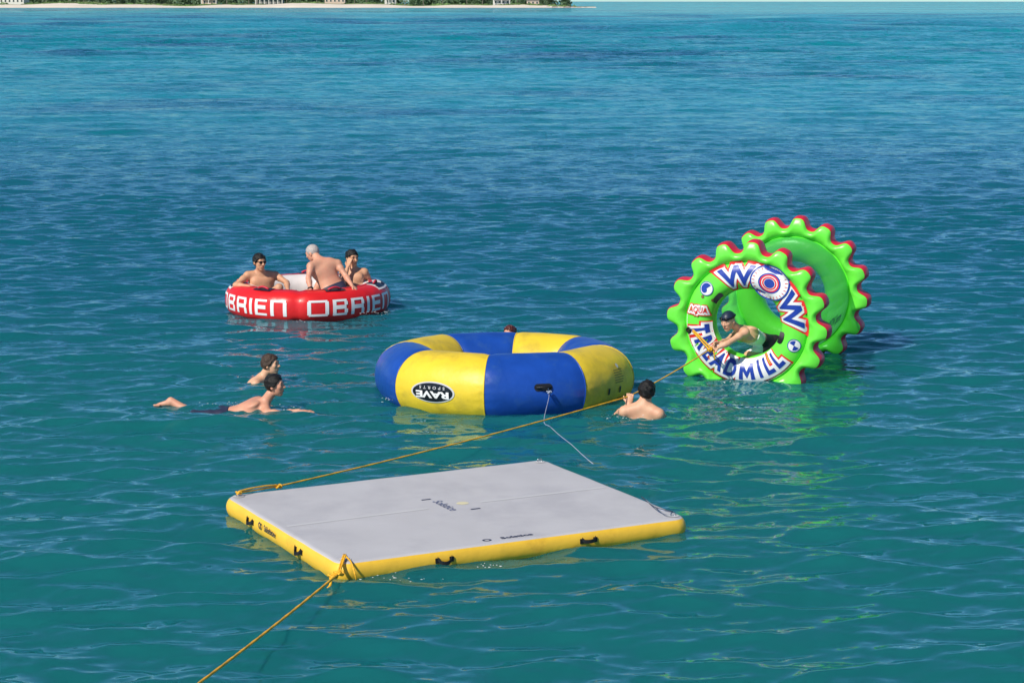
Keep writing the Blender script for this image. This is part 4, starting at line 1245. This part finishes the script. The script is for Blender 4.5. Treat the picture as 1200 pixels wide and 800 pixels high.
def near_caps(caps):
    """region: union of capsules"""
    def fn(X):
        D = np.full(X.shape[:-1], 9.0)
        for a, b, r in caps:
            a, b = np.array(a, float), np.array(b, float); d = b - a
            t = np.clip(((X - a) @ d) / (d @ d), 0, 1)
            D = np.minimum(D, np.linalg.norm(X - a - t[..., None] * d, axis=-1) - r)
        return D
    return fn
def both(f1, f2): return lambda X: np.maximum(f1(X), f2(X))
def shorts(pelvis, ax, hips, knees, frac, up=.10):
    caps = []
    for h_, k_ in zip(hips, knees):
        h_, k_ = np.array(h_, float), np.array(k_, float)
        caps.append((pelvis, h_, .19)); caps.append((h_, h_ + (k_ - h_) * frac, .125))
    pl = np.array(pelvis, float); u = ax[2]
    cut = lambda X: np.minimum((X - pl) @ u - up, 9)
    return both(near_caps(caps), cut)

GR = 'people swimming and riding the inflatables'
def pt(u, v, Y): return np.array(P(u, v, Y))
DY = 0.28                                   # the ring's people stand relative to the ring's centre
# ---- man with sunglasses, arm along the ring
def man_sunglasses():
    q = lambda u, v, Y: pt(u, v, Y + DY)
    fd = Field()
    head = q(304, 307, 29.75); neck = q(305, 319.5, 29.85)
    sR, sL = q(290.5, 322.5, 29.78), q(322.5, 322.5, 29.95)          # his right is on the viewer's left
    pel = q(311, 355, 29.85); hR, hL = q(304, 357, 29.75), q(318, 357, 29.88)
    at, ax = add_torso(fd, neck, sL, sR, pel, hL, hR, head, 1.08)
    limb(fd, sR, q(276, 334, 29.62), q(295, 336.5, 29.42), ARM)
    add_hand(fd, q(295, 336.5, 29.42), (1, -.15, -.05), (0, 0, -1), -1, .25)
    limb(fd, sL, q(336, 331, 29.80), q(337.5, 340, 29.48), ARM)
    add_hand(fd, q(337.5, 340, 29.48), (.1, -.8, -.45), (0, .3, -1), 1, .5)
    kR, aR = q(327, 337, 29.42), q(322, 362, 29.35)
    limb(fd, hR, kR, aR, LEG); add_foot(fd, aR, (.5, -.6, 0))
    kL, aL = q(344, 347, 29.85), q(372, 357, 29.75)
    limb(fd, hL, kL, aL, LEG); add_foot(fd, aL, (.9, -.2, .2))
    p, hax = add_head(fd, head, (.62, -.76, -.06), (0, 0, 1))
    make_person('black haired man in sunglasses resting his arm along the red ring', fd, 'skin_tan', .0075, None,
                [('swim_shorts', 'trunk_black', shorts(pel, ax, (hL, hR), (kL, kR), .5), .008)], (p, hax, 'short', 'hair_black'), (p, hax, 'glasses'), GR)
man_sunglasses()
# ---- grey-haired man, back to the camera, propped on both arms
def man_grey():
    q = lambda u, v, Y: pt(u, v, Y + DY)
    fd = Field()
    head = q(366.5, 296.5, 29.62); neck = q(375, 306, 29.50)
    sL, sR = q(364.5, 312, 29.36), q(395.5, 309, 29.52)
    pel = q(391, 341, 29.42); hL, hR = q(384, 345, 29.42), q(399, 345, 29.50)
    at, ax = add_torso(fd, neck, sL, sR, pel, hL, hR, head, 1.16)
    limb(fd, sL, q(361.5, 326, 29.22), q(364, 339.5, 29.08), ARM)
    add_hand(fd, q(364, 339.5, 29.08), (-.95, .1, -.18), (0, 0, -1), 1, .12)
    limb(fd, sR, q(405, 323, 29.42), q(412.5, 334.5, 29.25), ARM)
    add_hand(fd, q(412.5, 334.5, 29.25), (.6, -.2, -.45), (0, 0, -1), -1, .25)
    kL, aL = q(378, 327, 29.78), q(364, 351, 29.72)
    limb(fd, hL, kL, aL, LEG); add_foot(fd, aL, (-.8, .5, -.05))
    kR, aR = q(401, 333, 29.92), q(392, 352, 30.1)
    limb(fd, hR, kR, aR, LEG); add_foot(fd, aR, (-.5, .8, -.05))
    p, hax = add_head(fd, head, (-.80, .42, -.38), (-.25, .1, 1))
    t = make_person('grey haired man seated with bare back turned, propped on both hands', fd, 'skin_pink', .0075, None,
                    [('swim_briefs', 'trunk_navy', shorts(pel, ax, (hL, hR), (kL, kR), .12, .085), .008)], (p, hax, 'crop', 'hair_grey'), (p, hax, 'brown'), GR)
    w = q(363.8, 338.2, 29.095) - np.array(t.location); d = nrm(q(364, 339.5, 29.08) - q(361.5, 326, 29.22))
    a = nrm(np.cross(d, (0, 1, 0))); b = np.cross(d, a)
    link_mesh('wristband', tube_mesh([Vector(w + (a * math.cos(2 * math.pi * k / 16) + b * math.sin(2 * math.pi * k / 16)) * .033) for k in range(17)], .012, 6, False), 'black', t)
man_grey()
# ---- young man holding his face
def man_face():
    q = lambda u, v, Y: pt(u, v, Y + DY)
    fd = Field()
    head = q(412.5, 302.5, 30.05); neck = q(414, 317, 30.05)
    sR, sL = q(402, 319.5, 30.10), q(427, 319, 30.05)
    pel = q(415, 351, 29.95); hR, hL = q(408, 353, 29.9), q(421, 353, 29.95)
    at, ax = add_torso(fd, neck, sL, sR, pel, hL, hR, head, 1.1)
    limb(fd, sL, q(434.5, 331, 30.12), q(421, 336, 29.88), ARM)
    add_hand(fd, q(421, 336, 29.88), (-.7, -.35, -.2), (0, 0, -1), -1, .3)
    limb(fd, sR, q(402, 331, 29.80), q(407.5, 313, 29.86), ARM)
    add_hand(fd, q(407.5, 313, 29.86), (.22, .25, .9), (.5, .85, 0), 1, .25)
    kR, aR = q(381, 347, 29.98), q(352, 355, 30.0)
    limb(fd, hR, kR, aR, LEG); add_foot(fd, aR, (-.6, 0, .8), (-.8, 0, .6))
    kL, aL = q(398, 336, 30.25), q(381, 352, 30.35)
    limb(fd, hL, kL, aL, LEG); add_foot(fd, aL, (-.9, .2, -.1))
    p, hax = add_head(fd, head, (.60, -.80, -.05), (0, 0, 1))
    make_person('young man with short black hair holding a hand to his cheek', fd, 'skin_tan', .0075, None,
                [('swim_shorts', 'trunk_navy', shorts(pel, ax, (hL, hR), (kL, kR), .5), .008)], (p, hax, 'short', 'hair_black'), (p, hax, 'black'), GR)
man_face()
# ---- swimmer stretched out at the surface, facing right
def swimmer_flat():
    fd = Field(); q = pt
    head = q(322, 451.5, 22.50); neck = q(310.5, 474, 22.52)
    dn = lambda p_, d: np.array(p_) - np.array((0, 0, d - .004))
    sR, sL = dn(q(313, 471, 22.33), .135), dn(q(308, 465, 22.72), .12)          # right side towards the camera
    pel = dn(q(262, 477, 22.55), .135); hR, hL = dn(q(257, 478.5, 22.46), .13), dn(q(257, 477.5, 22.64), .12)
    at, ax = add_torso(fd, neck, sL, sR, pel, hL, hR, head, 1.0)
    wR = dn(q(350, 476, 22.22), .055)
    limb(fd, sR, dn(q(334, 476, 22.25), .09), wR, ARM)
    add_hand(fd, wR, (1, 0, -.01), (0, 0, -1), 1, .12)
    limb(fd, sL, dn(q(334, 474, 22.85), .12), dn(q(350, 478, 22.75), .14), ARM)
    add_hand(fd, dn(q(350, 478, 22.75), .14), (1, 0, -.1), (0, 0, -1), -1, .2)
    kR, aR = dn(q(227, 480, 22.42), .075), dn(q(196, 486, 22.36), .15)
    limb(fd, hR, kR, aR, LEG); add_foot(fd, aR, (-.9, 0, -.4), (-.3, 0, 1))
    kL, aL = dn(q(224, 476, 22.75), .10), dn(q(200, 465, 22.80), .04)
    limb(fd, hL, kL, aL, LEG); add_foot(fd, aL, (-.95, 0, .05), (0, 0, 1))
    p, hax = add_head(fd, head, (.97, -.18, .05), (-.1, 0, 1))
    make_person('dark haired swimmer stretched flat at the surface with one arm forward', fd, 'skin_pink', .008, None,
                [('swim_shorts', 'trunk_navy', shorts(pel, ax, (hL, hR), (kL, kR), .75), .010)], (p, hax, 'wet', 'hair_black'), (p, hax, 'brown'), GR)
swimmer_flat()
# ---- swimmer beyond him, treading water
def swimmer_upright():
    fd = Field(); q = pt
    head = q(317, 427, 24.15); neck = q(308, 443, 24.2)
    sR, sL = q(300, 450, 24.02), q(310, 450, 24.40)
    pel = neck + np.array((-.30, .02, -.42)); hR, hL = pel + np.array((0, -.09, -.03)), pel + np.array((0, .09, -.03))
    at, ax = add_torso(fd, neck, sL, sR, pel, hL, hR, head, 1.0)
    limb(fd, sR, sR + np.array((.05, -.05, -.27)), sR + np.array((.28, -.08, -.22)), ARM)
    add_hand(fd, sR + np.array((.28, -.08, -.22)), (1, 0, 0), (0, 0, -1), 1, .15)
    limb(fd, sL, sL + np.array((.12, .10, -.24)), sL + np.array((.36, .06, -.20)), ARM)
    add_hand(fd, sL + np.array((.36, .06, -.20)), (1, 0, 0), (0, 0, -1), -1, .15)
    for h_, s_ in ((hR, -1), (hL, 1)):
        kk = h_ + np.array((-.18, s_ * .06, -.38)); aa = kk + np.array((-.32, 0, -.20))
        limb(fd, h_, kk, aa, LEG); add_foot(fd, aa, (-.8, 0, -.6), (-.6, 0, .8))
    p, hax = add_head(fd, head, (.95, -.28, .06), (-.05, 0, 1))
    kR = hR + np.array((-.18, -.06, -.38)); kL = hL + np.array((-.18, .06, -.38))
    make_person('brown haired swimmer treading water beyond the flat stretched swimmer', fd, 'skin_pale', .008, None,
                [('swim_shorts', 'trunk_navy', shorts(pel, ax, (hL, hR), (kL, kR), .6), .010)], (p, hax, 'short', 'hair_brown'), (p, hax, 'brown'), GR)
swimmer_upright()
# ---- swimmer seen from behind, one hand on the rope
ROPE_HAND = pt(737.5, 464, 22.30)
def swimmer_rope():
    fd = Field(); q = pt
    head = q(758, 459, 22.10); neck = q(754.5, 474, 22.10)
    sL, sR = q(732, 482, 22.10), q(772, 485, 22.02)
    pel = neck + np.array((0, .12, -.52)); hL, hR = pel + np.array((-.09, 0, -.03)), pel + np.array((.09, 0, -.03))
    at, ax = add_torso(fd, neck, sL, sR, pel, hL, hR, head, 1.14)
    el = q(723, 487, 22.30); wr = ROPE_HAND + np.array((-.005, -.035, -.085))
    limb(fd, sL, el, wr, ARM)
    add_hand(fd, wr, (.12, .12, 1), (.1, 1, 0), 1, .95)
    limb(fd, sR, sR + np.array((.16, .12, -.18)), sR + np.array((.20, .36, -.14)), ARM)
    add_hand(fd, sR + np.array((.20, .36, -.14)), (.1, 1, 0), (0, 0, -1), -1, .2)
    ks = []
    for h_, s_ in ((hL, -1), (hR, 1)):
        kk = h_ + np.array((s_ * .05, .22, -.36)); aa = kk + np.array((0, -.18, -.36)); ks.append(kk)
        limb(fd, h_, kk, aa, LEG); add_foot(fd, aa, (0, .6, -.7), (0, .7, .7))
    p, hax = add_head(fd, head, (.10, .98, .05), (.05, -.08, 1))
    make_person('black haired swimmer with bare back holding the yellow rope', fd, 'skin_pale', .008, None,
                [('swim_shorts', 'trunk_black', shorts(pel, ax, (hL, hR), ks, .6), .010)], (p, hax, 'short', 'hair_black'), (p, hax, 'black'), GR)
swimmer_rope()
# ---- swimmer mostly hidden behind the trampoline
def swimmer_hidden():
    fd = Field()
    head = pt(597.5, 391, 25.55); neck = head + np.array((.0, .04, -.17))
    sR, sL = neck + np.array((-.17, 0, -.05)), neck + np.array((.17, 0, -.05))
    pel = neck + np.array((0, .1, -.5)); hR, hL = pel + np.array((-.09, 0, -.03)), pel + np.array((.09, 0, -.03))
    at, ax = add_torso(fd, neck, sL, sR, pel, hL, hR, head, 1.0)
    for s_, sh, h_ in ((-1, sR, hR), (1, sL, hL)):
        wr = sh + np.array((s_ * .10, -.34, .0))
        limb(fd, sh, sh + np.array((s_ * .16, -.12, -.17)), wr, ARM); add_hand(fd, wr, (0, -.7, .5), (0, -.5, -.7), -s_, .3)
        kk = h_ + np.array((s_ * .05, -.1, -.4)); aa = kk + np.array((0, .15, -.36))
        limb(fd, h_, kk, aa, LEG); add_foot(fd, aa, (0, .6, -.7), (0, .7, .7))
    p, hax = add_head(fd, head, (-.55, -.83, .0), (0, 0, 1), .86)
    make_person('wet auburn head of a swimmer peeping over the trampoline', fd, 'skin_pink', .009, None,
                [('swim_shorts', 'trunk_navy', shorts(pel, ax, (hL, hR), (hL + np.array((.05, -.1, -.4)), hR + np.array((-.05, -.1, -.4))), .6), .010)], (p, hax, 'wet', 'hair_auburn'), (p, hax, 'brown'), GR)
swimmer_hidden()
# ---- person kneeling inside the wheel, reaching out for the rope
ROPE_GRIP = pt(834.5, 407.5, 24.10)
def kneeler():
    fd = Field(); q = lambda u, v, Y: pt(u, v, Y - .14)
    head = q(853.5, 376, 24.45); neck = q(867, 387, 24.58)
    sL, sR = q(873.5, 389, 24.42), q(863, 391.5, 24.74)      # left arm is the near one
    pel = q(901, 403, 24.98); hL, hR = q(901, 407, 24.90), q(906, 407, 25.08)
    at, ax = add_torso(fd, neck, sL, sR, pel, hL, hR, head, .88)
    wl = ROPE_GRIP + np.array((.075, .02, .0)); wr = ROPE_GRIP + np.array((.095, .05, .055))
    AR = tuple(x * .84 for x in ARM)
    limb(fd, sL, q(853, 402, 24.28), wl, AR); add_hand(fd, wl, (-1, -.25, -.05), (0, .5, -.6), 1, .85, .9)
    limb(fd, sR, q(850, 400.5, 24.50), wr, AR); add_hand(fd, wr, (-1, -.35, 0), (0, -.5, -.6), -1, .85, .9)
    LG = tuple(x * .92 for x in LEG)
    kL, aL = q(877, 416.5, 24.62), q(905, 437, 24.95)
    limb(fd, hL, kL, aL, LG); add_foot(fd, aL, (.7, .7, .1), (-.2, -.1, -1))
    kR, aR = q(880, 428, 24.85), q(912, 432, 25.1)
    limb(fd, hR, kR, aR, LG); add_foot(fd, aR, (.7, .7, .1), (-.2, -.1, -1))
    p, hax = add_head(fd, head, (-.62, -.74, -.22), (-.12, -.1, 1), .94)
    u = ax[2]
    make_person('person in navy cap, white top and black shorts kneeling inside the green wheel', fd, 'skin_pale', .0075, None,
                [('swim_shorts', 'trunk_black', both(shorts(pel, ax, (hL, hR), (kL, kR), .30, .235), lambda X: np.full(X.shape[:-1], -1.0)), .009),
                 ('swim_top', 'cloth_white', both(band(pel, u, .238, .40), near_caps([(pel, neck, .21)])), .009)],
                (p, hax, 'cap', 'cap_navy'), (p, hax, 'black'), GR)
    base = bpy.data.objects[[o.name for o in col.objects if o.get('label', '').startswith('person in navy cap')][0]]
    b0 = np.array(base.location)
    rot = Matrix([[hax[j][i] for j in range(3)] for i in range(3)])
    cp = [o for o in base.children if o.name.startswith('cap')][0]
    gb = link_mesh('goggles', tube_mesh([Vector(p(.088 * math.cos(a), -.008 + .108 * math.sin(a), .058) - b0) for a in [2 * math.pi * k / 24 for k in range(25)]], .007, 6, False), 'glasses', cp)
    for sd in (-1, 1): link_mesh('lens', ellipsoid_mesh((.026, .012, .016), Vector(p(sd * .034, .098, .060) - b0), rot), 'glasses', gb)
kneeler()


# ================================================================== ROPES AND FOAM
def sag(a, b, n, d): 
    a, b = Vector(a), Vector(b)
    return [a + (b - a) * (i / n) - Vector((0, 0, d * 4 * (i / n) * (1 - i / n))) for i in range(n + 1)]
def braided(name, pts, r, m, parent=None, n=9):
    """a rope surface with a light three-strand twist"""
    L = [0.0]
    for i in range(1, len(pts)): L.append(L[-1] + (pts[i] - pts[i - 1]).length)
    tot = L[-1]; step = max(.02, tot / 420); P2 = []
    j = 0
    for k in range(int(tot / step) + 1):
        s = k * step
        while j < len(L) - 2 and L[j + 1] < s: j += 1
        t_ = (s - L[j]) / max(1e-6, L[j + 1] - L[j]); P2.append(pts[j].lerp(pts[j + 1], min(1, max(0, t_))))
    rows = []
    for k, (p, (sd, up)) in enumerate(zip(P2, frames(P2))):
        tw = k * step * 28
        rows.append([p + (sd * math.cos(2 * math.pi * q / n) + up * math.sin(2 * math.pi * q / n)) * r * (1 + .16 * math.cos(3 * (2 * math.pi * q / n) - tw)) for q in range(n)])
    return link_mesh(name, fix_normals(grid_mesh(rows, close_v=True, caps=True)), m, parent)
def knot(c, r, m, parent, s=1.0):
    pts = []
    for i in range(41):
        a = 2 * math.pi * i / 40
        pts.append(Vector(c) + Vector((math.sin(a) + 2 * math.sin(2 * a), math.cos(a) - 2 * math.cos(2 * a), -math.sin(3 * a))) * (.012 * s))
    return link_mesh('knot', tube_mesh(pts, r, 7, False), m, parent)
def build_ropes():
    tow = thing('tow_rope', 'long taut yellow rope from the green wheel to the grey platform', 'rope', tuple(ROPE_HAND))
    b0 = Vector(ROPE_HAND)
    cnr = PLAT['corner'](-1, 1)
    loop = P(326, 569.5, cnr.y + .35)
    g = Vector(ROPE_GRIP)
    pts = [g] + sag(g, Vector(ROPE_HAND), 10, .02)[1:] + sag(Vector(ROPE_HAND), loop, 24, .03)[1:] + sag(loop, cnr, 4, .0)[1:]
    braided('strand', [p - b0 for p in pts], .0072, 'rope_y', tow)
    knot(loop - b0, .009, 'rope_y', tow, .9)
    knot(cnr - b0, .008, 'rope_y', tow, .7)
    off = Vector((0, 0, .012))
    braided('strand', [p + off - b0 for p in sag(loop, cnr, 6, -.012)], .0072, 'rope_y', tow)
    e = Vector(WHEEL['eyelet'])
    fw = Vector((0, -.02, 0))
    for dz in (-.012, .012):
        braided('strand', [p - b0 for p in spline([e + Vector((0, .015, dz * .4)), e + Vector((.05, -.05, dz)), g + Vector((-.03, -.02, dz * 1.6)), g], 8)], .009, 'rope_y', tow)
    knot(g + Vector((-.02, -.015, -.02)) - b0, .010, 'rope_y', tow, 1.1)
    braided('loose_end', [p - b0 for p in spline([g, g + Vector((.02, -.05, -.06)), g + Vector((.03, -.04, -.14))], 8)], .008, 'rope_y', tow)
    # mooring rope running towards the boat
    c2 = PLAT['corner'](-1, -1)
    m = thing('mooring_rope', 'yellow rope tied to the platform corner with a knotted loop', 'rope', tuple(c2))
    b1 = c2
    kn = P(397, 671.5, c2.y - .22)
    far = P(233, 800, 12.75)
    end = far + (far - kn) * 1.3 + Vector((0, 0, .05))
    braided('strand', [p - b1 for p in sag(kn, far, 14, .012) + sag(far, end, 10, .02)[1:]], .0092, 'rope_y', m)
    for dz in (-.007, .007):
        braided('strand', [p - b1 + Vector((dz, 0, abs(dz))) for p in sag(c2, kn, 6, -.004)], .0072, 'rope_y', m)
    knot(kn - b1, .0095, 'rope_y', m, 1.05); knot(kn + Vector((-.045, -.035, -.015)) - b1, .010, 'rope_y', m, 1.0)
    braided('loose_end', [p - b1 for p in spline([kn, kn + Vector((-.05, -.05, -.03)), kn + Vector((-.06, -.10, -.07)), kn + Vector((-.10, -.16, -.10))], 8)], .010, 'rope_y', m)
    wr = [c2 + Vector((.0, .0, .0)), c2 + Vector((.055, -.10, -.025)), c2 + Vector((.085, -.155, -.09)), c2 + Vector((.10, -.150, -.16))]
    braided('bight', [p - b1 for p in spline(wr, 6)], .0072, 'rope_y', m)
    # thin pale line from the trampoline's handle to the platform
    h = Vector(TRAMP['handle'])
    t = thing('tether_line', 'thin pale line hanging from the trampoline handle into the water', 'rope', tuple(h))
    a = onz(637.5, 493, .05); c3 = PLAT['corner'](1, 1)
    c4 = PLAT['corner'](1, -1)
    mid = [h, h + Vector((.01, -.035, -.10)), a, onz(645, 500, .05), onz(656, 510, .045), onz(670, 521, .04), onz(684, 534, .015), onz(700, 547, -.04), onz(730, 568, -.14), onz(756, 585, -.05), P(772, 596, c4.y + .02), c4]
    braided('strand', [p - h for p in spline(mid, 10)], .0036, 'rope_w', t)
    knot(h + Vector((.012, -.02, -.05)) - h, .006, 'rope_w', t, .8)
    braided('dark_tail', [p - h for p in spline([onz(752, 582, .02), P(768, 594, c4.y + .10), c4 + Vector((.01, 0, .004))], 8)], .004, 'rope_d', t)
build_ropes()

def droplets(centre, spread, n, name_label, rmin=.0025, rmax=.007, flat=.3):
    bm = bmesh.new()
    for _ in range(max(8, n // 2)):
        d = rng.normal(0, 1, 3) * np.array(spread)
        r_ = rng.uniform(rmin, rmax)
        m_ = Matrix.Translation(Vector(centre) + Vector((d[0], d[1], abs(d[2])))) @ Matrix.Diagonal((r_ * rng.uniform(1, 2.6), r_ * rng.uniform(.8, 1.6), r_ * flat, 1))
        bmesh.ops.create_icosphere(bm, subdivisions=1, radius=1.0, matrix=m_)
    me = bpy.data.meshes.new('m'); bm.to_mesh(me); bm.free()
    o = link_mesh('splash_foam', me, 'foam'); o['kind'] = 'stuff'; o['label'] = name_label
droplets(onz(441, 368, .03), (.14, .06, .035), 60, 'white splash beside the red ring')
droplets(onz(350, 377, .01), (.10, .05, .008), 14, 'thin foam under the seam of the red ring')
droplets(onz(729, 489, .01), (.13, .06, .012), 46, 'white splash at the rope swimmer')
droplets(onz(752, 494, .01), (.10, .04, .010), 22, 'foam behind the rope swimmer')
droplets(onz(290, 474, .03), (.20, .05, .012), 70, 'foam along the back of the flat swimmer')
droplets(onz(335, 480, .02), (.10, .06, .010), 18, 'droplets before the flat swimmer')
droplets(onz(868, 450, .005), (.22, .05, .010), 46, 'foam along the foot of the green wheel')
droplets(onz(470, 678, .0), (.18, .06, .006), 34, 'foam along the platform edge')
droplets(onz(572, 662, .0), (.06, .05, .006), 20, 'small foam patch at the platform edge')
droplets(onz(452, 470, .01), (.05, .08, .012), 20, 'foam at the blue end of the trampoline')
